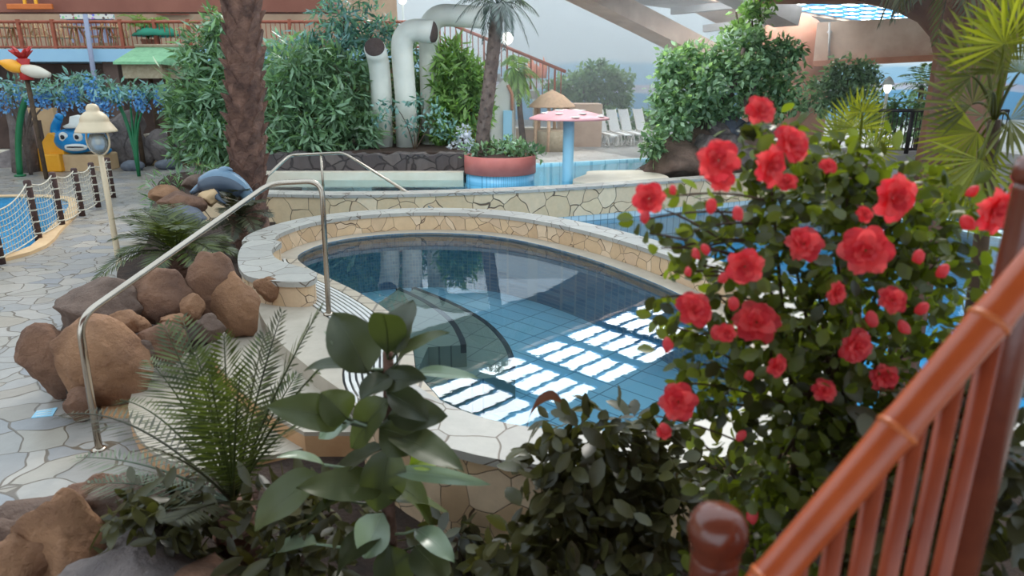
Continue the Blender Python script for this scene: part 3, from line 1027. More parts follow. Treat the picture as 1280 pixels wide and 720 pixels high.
for u, v, w, h, lb_, s_ in ((143, 190, 34, 44, 'dark rock behind the beige lamp globe', 61), (172, 186, 34, 36, 'grey lava rock behind the round pebble seat', 62),
                            (202, 182, 30, 34, 'grey lava rock below the left tree of blue flowers', 63), (128, 205, 28, 30, 'leaning dark slab between fence end and kerb', 64),
                            (20, 214, 60, 40, 'low pinkish-grey rock inside the net fence at the picture edge', 65), (236, 180, 34, 36, 'dark rock behind the cream step block', 66),
                            (160, 160, 36, 40, 'dark lava rock above the grey one, under the hanging blue flowers', 67), (262, 190, 30, 34, 'dark rock at the foot of the bamboo thicket', 68)):
    boulder(u, v, 21.0, w, h, M['lavarock'], lb_, s_, .8)

# wooden hut with shingle roof
hy = 20.5
X = lambda u, v=90, y=hy: Q(u, v, y).x
hz = lambda v, y=hy: Q(190, v, y).z
hut = thing('cane_hut', 'little cane hut with a pale green shingle roof under the balcony', 'hut', V((X(190), hy + .6, 0)))
wz0, wz1, rz1 = hz(98), hz(76), hz(57)
m = MB()
m.box(((X(153) + X(203)) / 2, hy + .75, (wz0 + wz1) / 2), (X(203) - X(153), 1.5, wz1 - wz0))
m.box(((X(203) + X(226)) / 2, hy + .9, (wz0 + wz1) / 2 - .02), (X(226) - X(203), 1.1, (wz1 - wz0) * .94))
m.build('cane_wall', M['canegrey'], hut)
x0, x1, x2 = X(149), X(206), X(230)
r = MB()
ridge0, ridge1 = V((X(155, 57), hy + .7, rz1)), V((X(217, 57), hy + .7, rz1))
ev = [V((x0, hy - .25, wz1 - .03)), V((x1 + .05, hy - .25, wz1 - .03)), V((x2, hy + 1.0, wz1 - .12)), V((x0, hy + 1.75, wz1 - .03))]
th = V((0, 0, -.07))
top = [ridge0, ridge1] + ev
r.add(top + [p + th for p in top], [(2, 3, 1, 0), (3, 4, 1), (4, 5, 0, 1), (5, 2, 0), (8, 6, 7, 9), (9, 7, 10), (10, 7, 6, 11), (11, 6, 8),
                                    (2, 8, 9, 3), (3, 9, 10, 4), (4, 10, 11, 5), (5, 11, 8, 2)], smooth=False)
r.build('roof', M['thatch'], hut)
m = MB()
m.tube([ridge0 + V((-.05, 0, .02)), ridge1 + V((.05, 0, .02))], .05, 8)
m.build('ridge_pole', M['canegrey'], hut)
for dx, dy in ((X(158), hy + .15), (X(198), hy + .15), (X(158), hy + 1.3), (X(220), hy + 1.3)):
    MB().tube([V((dx, dy, 0)), V((dx, dy, wz0 + .05))], .07, 8).build('stilt', M['twig'], hut)

# tall flower column with wings
fy = 18.0
fcol = thing('totem_figure', 'red totem figure with a spiky crown and two yellow wings', 'figure', V((Q(32, 90, fy).x, fy, 0)))
fx0 = Q(32, 90, fy).x
zf = lambda v: Q(32, v, fy).z
MB().tube([V((fx0, fy, 0)), V((fx0, fy, zf(100)))], .055, 8).build('mast', M['twig'], fcol)
MB().lathe([(.16, zf(100)), (.13, zf(92)), (.17, zf(86)), (.12, zf(80)), (.15, zf(74)), (.05, zf(72))], V((fx0, fy, 0)), 12).build('body', M['red'], fcol)
m = MB()
for i in range(22):
    a = i * 2.4
    e = V((math.cos(a) * (.16 + .02 * (i % 7)), math.sin(a) * .3, .1 + .02 * (i % 9)))
    b_ = V((fx0, fy, zf(74)))
    m.tube([b_, b_ + e * .6 + V((0, 0, .06)), b_ + e + V((0, 0, .06))], [.05, .04, .006], 5)
m.build('crown', M['red'], fcol)
for dirx, v2 in ((-1, 78), (1, 94)):
    tip = Q(32 + dirx * 31, v2, fy)
    rt = V((fx0, fy - .1, zf(86)))
    m = MB()
    pts_ = [rt.lerp(tip, t / 8) for t in range(9)]
    m.tube(pts_, [.06 + .10 * math.sin(PI * min(1, t / 8 * .9 + .12)) for t in range(9)], 10)
    m.build('wing', M['yellow'] if dirx < 0 else M['cream2'], fcol)

# green bent play pole and grey post
gy = 18.6
gp = thing('play_pole', 'thick green bent pole at the edge of the play area', 'pole', V((Q(22, 190, gy).x, gy, 0)))
MB().tube(bez(V((Q(20, 195, gy).x, gy, 0)), Q(18, 150, gy), Q(34, 122, gy), 10), .08, 10).build('pole', M['green'], gp)
MB().lathe([(.14, 0), (.14, .04), (.08, .06)], V((Q(20, 195, gy).x, gy, 0)), 12).build('foot', M['green'], gp)
gq = thing('painted_trunk', 'grey painted trunk with pale motifs behind the green pole', 'trunk', V((Q(28, 190, 19.6).x, 19.6, 0)))
MB().tube([V((Q(30, 195, 19.6).x, 19.6, 0)), Q(26, 160, 19.6), Q(14, 112, 19.6)], [.36, .28, .24], 12).build('trunk', M['lavarock'], gq)
for v in (122, 178):
    MB().rock(Q(22 + (v - 122) * .12, v, 19.3), (.09, .04, .13), 2, .1, sub=2).build('motif', M['cream2'], gq)
wb = thing('tan_screen', 'stepped tan wall screen behind the yellow slide panel', 'screen', V((Q(52, 160, 21).x, 21, 0)))
m = MB()
m.box(((Q(33, 150, 21).x + Q(71, 150, 21).x) / 2, 21, (Q(50, 150, 21).z + Q(50, 135, 21).z) / 2), (Q(71, 150, 21).x - Q(33, 150, 21).x, .2, Q(50, 135, 21).z - Q(50, 150, 21).z))
m.box(((Q(54, 150, 21).x + Q(71, 150, 21).x) / 2, 21, Q(50, 150, 21).z / 2), (Q(71, 150, 21).x - Q(54, 150, 21).x, .2, Q(50, 150, 21).z))
m.build('screen', M['sand'], wb)

# ------------------------------------------------------------------ balcony
by = 24.0
bz0, bz1 = Q(100, 77, by).z, Q(100, 61, by).z
rt_ = Q(100, 27, by).z
bx0, bx1 = -22.0, Q(560, 60, by).x
balc = thing('balcony', 'upper terrace with a pale blue edge running across the back of the hall', 'balcony', V((-11, by + 1.5, bz0)))
MB().box(((bx0 + bx1) / 2, by + 1.6, (bz0 + bz1) / 2), (bx1 - bx0, 3.2, bz1 - bz0)).build('slab', M['blueband'], balc)
xr_ = Q(498, 60, by + 3.4).x
struct(MB().box(((bx0 - 4 + xr_) / 2, by + 3.4, 4.5), (xr_ - bx0 + 4, .2, 9)).build('wall_rear', M['tanwall']))
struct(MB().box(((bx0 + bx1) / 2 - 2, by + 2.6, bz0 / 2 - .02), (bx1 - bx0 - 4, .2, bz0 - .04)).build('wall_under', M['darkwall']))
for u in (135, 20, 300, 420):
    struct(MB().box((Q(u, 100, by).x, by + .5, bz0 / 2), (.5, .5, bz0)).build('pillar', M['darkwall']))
rl = thing('terrace_railing', 'reddish wooden railing with slim balusters along the terrace edge', 'railing', V((-11, by + .1, bz1)))
MB().tube([V((bx0, by + .1, rt_)), V((bx1, by + .1, rt_))], .05, 8).build('top_rail', M['redwood'], rl)
MB().tube([V((bx0, by + .1, bz1 + .06)), V((bx1, by + .1, bz1 + .06))], .035, 8).build('bottom_rail', M['redwood'], rl)
i = 0
x = bx0 + .1
bm_ = MB()
while x < bx1 - .05:
    if i % 7 == 0:
        MB().box((x, by + .1, (bz1 + rt_) / 2 + .03), (.1, .1, rt_ - bz1 + .1)).build('railing_post', M['redwood'], rl)
    else:
        bm_.tube([V((x, by + .1, bz1 + .06)), V((x, by + .1, rt_))], .016, 5, cap=False)
    x += .16
    i += 1
bm_.build('balusters', M['redwood'], rl)['kind'] = 'stuff'
# terrace stairs coming down
sa, sb = Q(548, 62, by - .3), Q(706, 130, by - 2.2)
st = thing('terrace_stairs', 'straight stair with a red railing coming down from the terrace end', 'stairs', V(((sa.x + sb.x) / 2, by - 1.5, 0.5)))
m = MB()
nst = 14
for k in range(nst):
    t = k / (nst - 1)
    p = sa.lerp(sb, t)
    m.box((p.x, p.y + .5, p.z - .12), (abs(sb.x - sa.x) / nst * 1.15, 1.2, .24))
m.build('flight', M['shadeconc'], st)
MB().box((sb.x + .5, sb.y + .5, (.5 + sb.z) / 2), (1.3, 1.3, sb.z - .5)).build('landing', M['concrete'], st)
up_ = V((0, 0, .95))
MB().tube([sa + up_, sb + up_], .05, 8).build('handrail', M['redwood'], st)
for k in range(22):
    p = sa.lerp(sb, (k + .3) / 22)
    MB().tube([p, p + up_], .035 if k % 4 == 0 else .018, 6).build('baluster', M['redwood'], st)

# furniture on the terrace
def cane_chair():
    r = thing('cane_chair', '-', 'chair', (0, 0, 0), 'cane chairs on the terrace')
    MB().box((0, 0, .42), (.5, .5, .07), bevel=.02).build('seat', M['bamboo'], r)
    m = MB()
    for k in range(7):
        x_ = -.22 + .073 * k
        m.tube([V((x_, .22, .44)), V((x_ * 1.1, .32, .95 - abs(x_) * .4))], .014, 5)
    m.tube(bez((-.26, .23, .46), (0, .5, 1.38), (.26, .23, .46), 10), .025, 6)
    m.build('backrest', M['bamboo'], r)
    for sx in (-1, 1):
        for sy in (-1, 1):
            MB().tube([V((sx * .2, sy * .2, .42)), V((sx * .25, sy * .25, 0))], .024, 6).build('leg', M['bamboo'], r)
        MB().tube(bez((sx * .25, -.24, .4), (sx * .3, -.2, .78), (sx * .26, .26, .66), 6), .02, 6).build('armrest', M['bamboo'], r)
    return r


ch0 = cane_chair()
lbls = ['cane chair by the terrace railing at the outer picture edge', 'cane chair second along the terrace railing', 'cane chair just short of the violet lamp pole, facing it',
        'cane chair directly behind the violet lamp pole', 'cane chair beyond the violet lamp pole', 'cane chair beside the teal parasol on the terrace', 'cane chair nearest the tall palm trunk on the terrace']
for i, (u, rz, dy) in enumerate([(6, .6, 1.0), (34, -2.2, .8), (62, 1.4, .7), (84, .2, 1.3), (118, -1.2, .8), (150, .7, 1.0), (226, -.6, .8)]):
    o = ch0 if i == 0 else copy_tree(ch0)
    o.location = (Q(u, 55, by + dy).x, by + dy, bz1)
    o.rotation_euler.z = rz
    o['label'] = lbls[i]


def cane_table():
    r = thing('cane_table', '-', 'table', (0, 0, 0), 'round cane tables on the terrace')
    MB().lathe([(.42, .68), (.45, .69), (.45, .72), (.43, .73)], (0, 0, 0), 20).build('tabletop', M['bamboo'], r)
    for k in range(4):
        a = k * PI / 2 + .5
        MB().tube([V((math.cos(a) * .1, math.sin(a) * .1, .69)), V((math.cos(a) * .34, math.sin(a) * .34, 0))], .028, 6).build('leg', M['bamboo'], r)
    return r


tb0 = cane_table()
for i, (u, dy, lb_) in enumerate([(20, .7, 'round cane table between the first two terrace chairs'), (98, .6, 'round cane table beside the violet lamp pole'), (136, .7, 'round cane table near the potted terrace palm')]):
    o = tb0 if i == 0 else copy_tree(tb0)
    o.location = (Q(u, 55, by + dy).x, by + dy, bz1)
    o['label'] = lb_
# fabric booth
bo = thing('fabric_booth', 'booth of hanging lavender cloth under a patterned valance on the terrace', 'booth', V((Q(113, 55, by + 2.2).x, by + 2.2, bz1)))
xa, xb = Q(86, 40, by + 2.2).x, Q(141, 40, by + 2.2).x
zt, zm = Q(100, 24, by + 2.2).z, Q(100, 16, by + 2.2).z
m = MB()
cur = [V((xa + (xb - xa) * i / 60, by + 2.2 + .05 * math.sin(i * 1.3), 0)) for i in range(61)]
m.band(cur, [p + V((0, .02, 0)) for p in cur], bz1 + .3, zt)
m.build('curtain', M['lavender'], bo)
MB().box(((xa + xb) / 2, by + 2.15, (zt + zm) / 2), (xb - xa + .3, .12, zm - zt)).build('valance', M['sign'], bo)
for x_ in (xa, xb):
    MB().box((x_, by + 2.3, (bz1 + zt) / 2), (.06, .06, zt - bz1)).build('booth_post', M['redwood'], bo)
for u0, u1, v0, v1, lb_ in ((195, 234, 6, 17, 'long patterned board hanging above the terrace behind the potted palm'), (335, 393, 2, 10, 'long patterned board above the terrace past the tall palm trunk')):
    p, q = Q(u0, v0, by + 3.1), Q(u1, v1, by + 3.1)
    bd = thing('patterned_board', lb_, 'sign', V(((p.x + q.x) / 2, by + 3.1, q.z)))
    MB().box(((p.x + q.x) / 2, by + 3.1, (p.z + q.z) / 2), (q.x - p.x, .06, p.z - q.z)).build('board', M['sign'], bd)
    MB().box(((p.x + q.x) / 2, by + 3.14, (p.z + q.z) / 2), (q.x - p.x + .1, .04, p.z - q.z + .1)).build('board_frame', M['redwood'], bd)
# soffit and hanging things over the terrace
struct(MB().box((-13.5, 20.5, Q(100, 15, 20.2).z + .5), (17.2, .6, 1.0)).build('beam', M['soffit']))
p, q = Q(10, 5, 20), Q(68, 12, 20)
ob = thing('orange_swing_sign', 'orange board hanging on two straps in front of the brown beam', 'sign', V(((p.x + q.x) / 2, 19.9, q.z)))
MB().box(((p.x + q.x) / 2, 19.95, (p.z + q.z) / 2), (q.x - p.x, .08, p.z - q.z), bevel=.02).build('board', M['redwood'] if False else pm('orange_board', srgb(206, 112, 52), srgb(190, 98, 44), 3, .5, 0), ob)
for u in (31, 45):
    MB().box((Q(u, 3, 19.95).x, 19.95, p.z + .35), (.07, .05, .8)).build('strap', M['yellow'], ob)
lp_ = thing('terrace_lamp', 'slim violet lamp pole with a round head in front of the terrace railing', 'lamp', V((Q(108, 58, by - .2).x, by - .25, 0)))
MB().tube([V((Q(109, 60, by - .25).x, by - .25, 0)), V((Q(104, 2, by - .25).x, by - .25, Q(104, 3, by).z))], [.09, .07], 10).build('pole', M['ghost'], lp_)
MB().rock(Q(103, 0, by - .25), (.17, .17, .17), 1, 0, sub=2).build('lamp_head', M['white'], lp_)
pa = thing('teal_parasol', 'teal parasol opened low over the terrace edge behind the hut', 'parasol', V((Q(200, 58, by + .4).x, by + .6, bz1)))
c_ = V((Q(200, 58, by + .6).x, by + .6, bz1))
MB().lathe([(.85, .42), (.6, .62), (.3, .78), (0, .86)], c_, 10).build('canopy', pm('teal_fabric', srgb(60, 150, 120), srgb(50, 134, 108), 3, .8, 0), pa)
MB().tube([c_, c_ + V((0, 0, .84))], .03, 6).build('pole', M['redwood'], pa)

# ------------------------------------------------------------------ lava wall and vent pipes
lw_y = 14.8
m = MB()
x0, x1 = Q(322, 200, lw_y).x, Q(580, 200, lw_y).x
xs = [x0 + (x1 - x0) * i / 40 for i in range(41)]
zt = Q(450, 193, lw_y).z
vs, fs = [], []
for x_ in xs:
    h_ = zt + .10 * noise.noise(V((x_ * 3.1, 2, 0))) + .05 * noise.noise(V((x_ * 9, 4, 0)))
    for yy, z_ in ((lw_y, .3), (lw_y, h_), (lw_y + .5, h_), (lw_y + .5, .3)):
        vs.append(V((x_, yy + .07 * noise.noise(V((x_ * 4, z_ * 4, yy))), z_)))
for i in range(40):
    for k in range(3):
        fs.append((i * 4 + k, i * 4 + k + 1, i * 4 + k + 5, i * 4 + k + 4))
m.add(vs, fs, smooth=False)
o = tag(m.build('lava_wall', M['lava']), 'dark rough lava stone wall in front of the three vent pipes', 'wall')
tag(MB().box(((x0 + x1) / 2, lw_y - .16, .48), (x1 - x0, .3, .3)).build('pool_kerb', M['cream2']), 'pale kerb at the foot of the lava stone wall', 'kerb')
struct(MB().box(((x0 + x1) / 2, lw_y + 3, .7), (x1 - x0, 5.2, .55)).build('ground.002', M['soil']))

py = 16.6
pz = lambda v: Q(475, v, py).z
px = lambda u, v=120: Q(u, v, py).x
s_ = py / F
p1 = thing('vent_pipe', 'short white vent pipe with its round dark mouth turned to the viewer', 'pipe', V((px(478), py, .9)))
r_ = 12.5 * s_
MB().tube([V((px(479, 190), py, .9)), V((px(477), py, pz(110))), V((px(476), py - .02, pz(80))), V((px(475), py - .14, pz(68))), V((px(475), py - .32, pz(61)))], [r_] * 5, 20).build('pipe', M['whitepipe'], p1)
MB().tube([V((px(475), py - .30, pz(61))), V((px(475), py - .36, pz(59)))], [r_ * .92, r_ * .92], 20).build('mouth_shade_disc', M['darkhole'], p1)  # dark disc drawn for the shaded hollow of the open mouth
p2_ = thing('vent_pipe', 'tall white vent pipe bending over to a slanted open end', 'pipe', V((px(509), py, .9)))
path = [V((px(509, 190), py, .9)), V((px(507), py, pz(120))), V((px(505), py, pz(70)))] + bez(V((px(505), py, pz(62))), V((px(505), py, pz(36))), V((px(528), py, pz(38))), 8) + [V((px(541, 40), py - .05, pz(40)))]
MB().tube(path, [r_ * 1.03] * len(path), 20).build('pipe', M['whitepipe'], p2_)
e0 = path[-1]
MB().tube([e0 - V((.03, 0, 0)), e0 + V((.02, -.02, 0))], [r_ * .95] * 2, 20).build('mouth_shade_disc', M['darkhole'], p2_)  # same dark disc in place of shade in the slanted opening
p3_ = thing('vent_pipe', 'white vent pipe whose top runs sideways towards the slim palm', 'pipe', V((px(541), py + .7, .9)))
y3 = py + .8
g3 = lambda u, v: Q(u, v, y3)
path = [V((g3(541, 190).x, y3, .9)), g3(538, 120), g3(537, 60)] + bez(g3(536, 40), g3(538, 18), g3(560, 19), 8) + [g3(606, 22)]
MB().tube(path, [r_ * 1.04] * len(path), 20).build('pipe', M['whitepipe'], p3_)
MB().lathe([(r_ * 1.1, 0), (r_ * 1.1, .05), (r_ * 1.02, .06)], V((g3(541, 190).x, y3, .95)), 20).build('collar', M['whitepipe'], p3_)

# ------------------------------------------------------------------ round planter, mushroom, island
pcx = Q(625, 215, 14.55)
pr = 46.5 * 14.0 / F
planter = thing('round_planter', 'round planter with a rose band above pale blue tiles standing in the pool', 'planter', V((pcx.x, 14.7, -.2)))
zr0, zr1 = Q(625, 221, 14.0).z, Q(625, 199, 13.9).z
pc_ = V((pcx.x, 14.7, 0))
MB().lathe([(pr * .96, -.2), (pr * .96, zr0)], pc_, 40).build('tiled_base', M['planterblue'], planter)
MB().lathe([(pr * .95, zr0), (pr, zr0 + .01), (pr, zr1), (pr * .93, zr1 + .01), (pr * .93, zr1 - .06), (0, zr1 - .04)], pc_, 40).build('rose_band', M['planterred'], planter)
MB().lathe([(pr * .92, zr1 - .1), (pr * .7, zr1 - .02), (0, zr1 + .04)], pc_, 24).build('soil', M['soil'], planter)

my = 14.4
mc = V((Q(710, 200, my).x, my, 0))
mu = thing('mushroom_fountain', 'pink mushroom fountain with white spots on a pale blue stalk', 'fountain', mc + V((0, 0, -.3)))
zc0, zc1 = Q(710, 149, my).z, Q(710, 137, my).z
MB().lathe([(.115, -.3), (.115, zc0 + .04)], mc, 20).build('stalk', M['mushblue'], mu)
R_ = 49 * my / F
prof = [(0, zc0 + .01), (R_ * .9, zc0 + .0), (R_, zc0), (R_ * .99, zc0 + .03)]
for k in range(1, 9):
    a = k / 8
    prof.append((R_ * (1 - a) * .985, zc0 + .03 + (zc1 - zc0 - .03) * (1 - (1 - a) ** 2)))
cap_ = MB().lathe(prof, mc, 40).build('mushroom_cap', M['mushpink'], mu)
for k in range(13):
    a = k * 2.4
    f = (.3, .62, .85)[k % 3]
    zz = zc0 + .03 + (zc1 - zc0 - .03) * (1 - f * f)
    MB().rock(mc + V((R_ * f * math.cos(a), R_ * f * math.sin(a), zz)), (.095, .095, .014), 1, 0, sub=2).build('spot', M['white'], cap_)

isl = thing('island_slab', 'flat pale rounded slab lying in the mushroom pool', 'platform', G(768, 220, .45))
ip = smooth_line([G(u, v, .6) for u, v in [(716, 222), (732, 215), (736, 211), (765, 210), (800, 210), (825, 214), (835, 220), (795, 226), (745, 227)]], 4, closed=True)
MB().prism(ip, .47, .55).build('slab', M['cream2'], isl)
MB().prism(offset(ip, -.1), -.3, .47).build('slab_base', M['paletile'], isl)

# ------------------------------------------------------------------ loungers at the back
def lounger():
    r = thing('sun_lounger', '-', 'lounger', (0, 0, 0), 'white sun loungers in a row')
    m = MB()
    n_ = 8
    w = .15
    for (y0, z0_, y1, z1_, nm) in ((0.0, .40, -.95, .36, 'seat_panel'), (0.0, .40, .38, 1.06, 'backrest')):
        m = MB()
        a0, a1 = V((0, y0, z0_)), V((0, y1, z1_))
        nrm_ = V((0, -(a1 - a0).z, (a1 - a0).y)).normalized() * .03
        m.add([a0 + V((-w, 0, 0)), a0 + V((w, 0, 0)), a1 + V((w, 0, 0)), a1 + V((-w, 0, 0)), a0 + V((-w, 0, 0)) + nrm_, a0 + V((w, 0, 0)) + nrm_, a1 + V((w, 0, 0)) + nrm_, a1 + V((-w, 0, 0)) + nrm_],
              [(0, 3, 2, 1), (4, 5, 6, 7), (0, 1, 5, 4), (1, 2, 6, 5), (2, 3, 7, 6), (3, 0, 4, 7)], smooth=False)
        m.build(nm, M['lounger'], r)
    for sx in (-1, 1):
        MB().tube(pipe_rail([V((sx * .16, .39, 1.08)), V((sx * .16, 0, .41)), V((sx * .16, -.97, .37))], .02, corner=.1), .022, 8).build('side_tube', M['white'], r)
        MB().tube(pipe_rail([V((sx * .16, .1, .42)), V((sx * .16, .35, .02)), V((sx * .16, -.25, .02)), V((sx * .16, -.1, .40))], .018, corner=.1), .02, 8).build('leg', M['white'], r)
        MB().tube(pipe_rail([V((sx * .16, -.8, .38)), V((sx * .16, -.9, .02)), V((sx * .16, -.6, .02)), V((sx * .16, -.8, .38))], .018, corner=.1), .02, 8).build('leg', M['white'], r)
    return r


l0 = lounger()
for i, (u, v, lb_) in enumerate([(752, 181, 'white sun lounger at the mushroom end of the row'), (768, 180, 'second white sun lounger from the mushroom'),
                                 (783, 179, 'third white sun lounger from the mushroom'), (801, 178, 'white sun lounger half behind the ficus leaves')]):
    o = l0 if i == 0 else copy_tree(l0)
    p = G(u, v, .5)
    o.location = p
    o.rotation_euler.z = .3
    o['label'] = lb_

# thatched hut, low walls, slide tower at the far end
ty = 20.6
tx = Q(690, 130, ty).x
tz = lambda v: Q(690, v, ty).z
kh = thing('thatched_kiosk', 'round kiosk with a straw roof behind the mushroom', 'kiosk', V((tx, ty, .5)))
MB().lathe([(28 * ty / F, tz(134)), (28 * ty / F, tz(132)), (14 * ty / F, tz(119)), (.0, tz(112))], V((tx, ty, 0)), 20).build('roof', M['straw'], kh)
for k in range(6):
    a = k * PI / 3 + .3
    MB().tube([V((tx + .5 * math.cos(a), ty + .5 * math.sin(a), .5)), V((tx + .5 * math.cos(a), ty + .5 * math.sin(a), tz(131)))], .05, 8).build('post', M['straw'], kh)
MB().lathe([(.56, .5), (.56, tz(164)), (.5, tz(163))], V((tx + .1, ty, 0)), 20).build('counter', M['canegrey'], kh)
pw = thing('low_plaster_wall', 'low beige plaster wall behind the round planter', 'wall', V((Q(668, 175, 23).x, 23, .5)))
MB().box(((Q(645, 170, 23).x + Q(735, 170, 23).x) / 2, 23.4, (.5 + Q(660, 161, 23.4).z) / 2), (Q(735, 170, 23).x - Q(645, 170, 23).x, .3, Q(660, 161, 23.4).z - .5)).build('wall_block', M['concrete'], pw)
MB().box(((Q(645, 170, 23).x + Q(735, 170, 23).x) / 2, 23.4, Q(660, 161, 23.4).z + .02), (Q(735, 170, 23).x - Q(645, 170, 23).x + .1, .4, .05)).build('coping', M['cream2'], pw)
tw = thing('white_pylon', 'pale rounded pylon with a pink edge behind the slim palm', 'pylon', V((Q(630, 150, 20).x, 20, .5)))
a0, a1 = Q(614, 185, 20).x, Q(640, 185, 20).x
pf = [(a0, .5), (a1, .5), (a1, Q(640, 118, 20).z), (a1 - .12, Q(640, 106, 20).z), (a0 + .35, Q(620, 100, 20).z), (a0 + .05, Q(620, 112, 20).z), (a0, Q(614, 130, 20).z)]
m = MB()
k = len(pf)
m.add([V((x_, 20, z_)) for x_, z_ in pf] + [V((x_ + .1, 20.7, z_)) for x_, z_ in pf], [tuple(range(k)), tuple(range(k, 2 * k))[::-1]] + [(i, k + i, k + (i + 1) % k, (i + 1) % k) for i in range(k)], smooth=False)
m.build('shell', M['whitepipe'], tw)
MB().tube([V((a1, 19.97, Q(640, 138, 20).z)), V((a1, 19.97, Q(640, 118, 20).z)), V((a1 - .12, 19.97, Q(640, 106, 20).z))], .05, 6).build('pink_edge', M['terracotta'], tw)
MB().box(((Q(629, 160, 20).x + a1) / 2, 19.95, (.5 + Q(634, 138, 20).z) / 2), (a1 - Q(629, 160, 20).x, .1, Q(634, 138, 20).z - .5)).build('lattice_door', M['mushblue'], tw)
MB().box(((Q(600, 160, 20.4).x + Q(616, 160, 20.4).x) / 2, 20.6, (.5 + Q(610, 155, 20.4).z) / 2), (.5, .3, Q(610, 155, 20.4).z - .5)).build('white_flank', M['white'], tw)
fcx = Q(668, 85, 26)
fl_ = thing('flame_figure', 'pink and orange flame-shaped figure above the far palm', 'figure', V((fcx.x, 26, .5)))
MB().tube([V((fcx.x, 26, .5)), V((fcx.x, 26, fcx.z - .2))], .06, 6).build('mast', M['whitepipe'], fl_)
for k in range(6):
    x_ = fcx.x + (k - 2.5) * .14
    MB().tube([V((x_, 26, fcx.z - .35)), V((x_ + .05, 26, fcx.z)), V((x_ - .03, 26, fcx.z + .15 + .12 * (k % 3)))], [.09, .08, .01], 8).build('flame', pm('flame_pink', srgb(236, 130, 120), srgb(240, 170, 110), 4, .5, 0) if k == 0 else bpy.data.materials['flame_pink'], fl_)
for u, v, y_, rr_, lb_ in ((634, 48, 25, .2, 'glowing white globe lamp on a thin pole behind the slim palm crown'), (503, 0, 24.5, .14, 'pole lamp with a small glowing head above the vent pipes')):
    g_ = thing('globe_lamp', lb_, 'lamp', V((Q(u, v, y_).x, y_, .5)))
    MB().tube([V((Q(u, v, y_).x, y_, .5)), Q(u, v, y_)], .035, 6).build('pole', M['whitepipe'], g_)
    MB().rock(Q(u, v, y_), (rr_, rr_, rr_), 1, 0, sub=3).build('globe', M['bulb'], g_)

# ------------------------------------------------------------------ right hand architecture
# skylight strip running across the hall, 45 degrees to the view
D1, D2 = V((.7071, .7071, 0)), V((-.7071, .7071, 0))
S0 = V((0, 13.9, 4.9))
sk = thing('skylight_strip', 'long skylight of bright panes in a blue frame crossing the hall roof', 'skylight', S0)
cell, half = 1.6, 1.4
for i in range(-2, 16):
    for j in range(5):
        c = S0 + D1 * (cell * (i + .5)) + D2 * (-half + (j + .5) * (2 * half / 5))
        MB().box((0, 0, 0), (.02, .02, .02)) if False else None
        w_, l_ = 2 * half / 5 - .09, cell - .34
        R3 = Matrix.Rotation(PI / 4, 3, 'Z')
        MB().box(c, (l_, w_, .03), R3).build('pane', M['pane'], sk)
m = MB()
L0, L1 = cell * -2, cell * 16
for j in range(6):
    c = S0 + D1 * ((L0 + L1) / 2) + D2 * (-half + j * 2 * half / 5)
    m.box(c + V((0, 0, .0)), (L1 - L0, .09, .10), Matrix.Rotation(PI / 4, 3, 'Z'))
m.build('glazing_bar', M['blueframe'], sk)
m = MB()
for i in range(-2, 17):
    m.box(S0 + D1 * (cell * i), (.34, 2 * half, .13), Matrix.Rotation(PI / 4, 3, 'Z'))
m.build('cross_beam', M['blueframe'], sk)
for s in (-1, 1):
    c = S0 + D1 * ((L0 + L1) / 2) + D2 * s * (half + .13)
    MB().box(c + V((0, 0, .1)), (L1 - L0, .22, .5), Matrix.Rotation(PI / 4, 3, 'Z')).build('curb', M['concrete'], sk)
# roof either side of the skylight
for s, wd in ((1, 3.0), (-1, 2.2)):
    c = S0 + D1 * ((L0 + L1) / 2) + D2 * s * (half + .24 + wd / 2)
    struct(MB().box(c + V((0, 0, .15)), (L1 - L0, wd, .25), Matrix.Rotation(PI / 4, 3, 'Z')).build('roof', M['shadeconc']))


def sloped_beam(name, a, b, w, h, mat):
    t = (b - a).normalized()
    sd = V((t.y, -t.x, 0)).normalized()
    u_ = sd.cross(t)
    vs = [p + sd * i * w / 2 + u_ * j * h / 2 for p in (a, b) for i, j in ((-1, -1), (1, -1), (1, 1), (-1, 1))]
    return struct(MB().add(vs, [(0, 1, 2, 3), (7, 6, 5, 4), (0, 4, 5, 1), (1, 5, 6, 2), (2, 6, 7, 3), (3, 7, 4, 0)], smooth=False).build(name, mat))


sloped_beam('beam', Q(690, -30, 20.5), Q(905, 78, 24.5), .9, 0.55, M['concrete'])
sloped_beam('beam', Q(672, -30, 21.4), Q(893, 84, 25.2), .5, 0.25, M['shadeconc'])  # shadow strip along the beam's lower edge, built as a separate grey beam
sloped_beam('beam', Q(860, -40, 18.5), Q(985, 22, 21), .8, 0.5, M['shadeconc'])
sloped_beam('beam', Q(770, -60, 22), Q(960, 40, 26), 2.4, 0.12, M['concrete'])
for k in range(3):
    sloped_beam('beam', Q(800 + k * 40, -8 + k * 22, 22.5), Q(880 + k * 40, -14 + k * 20, 21.5), .25, .2, M['shadeconc'])

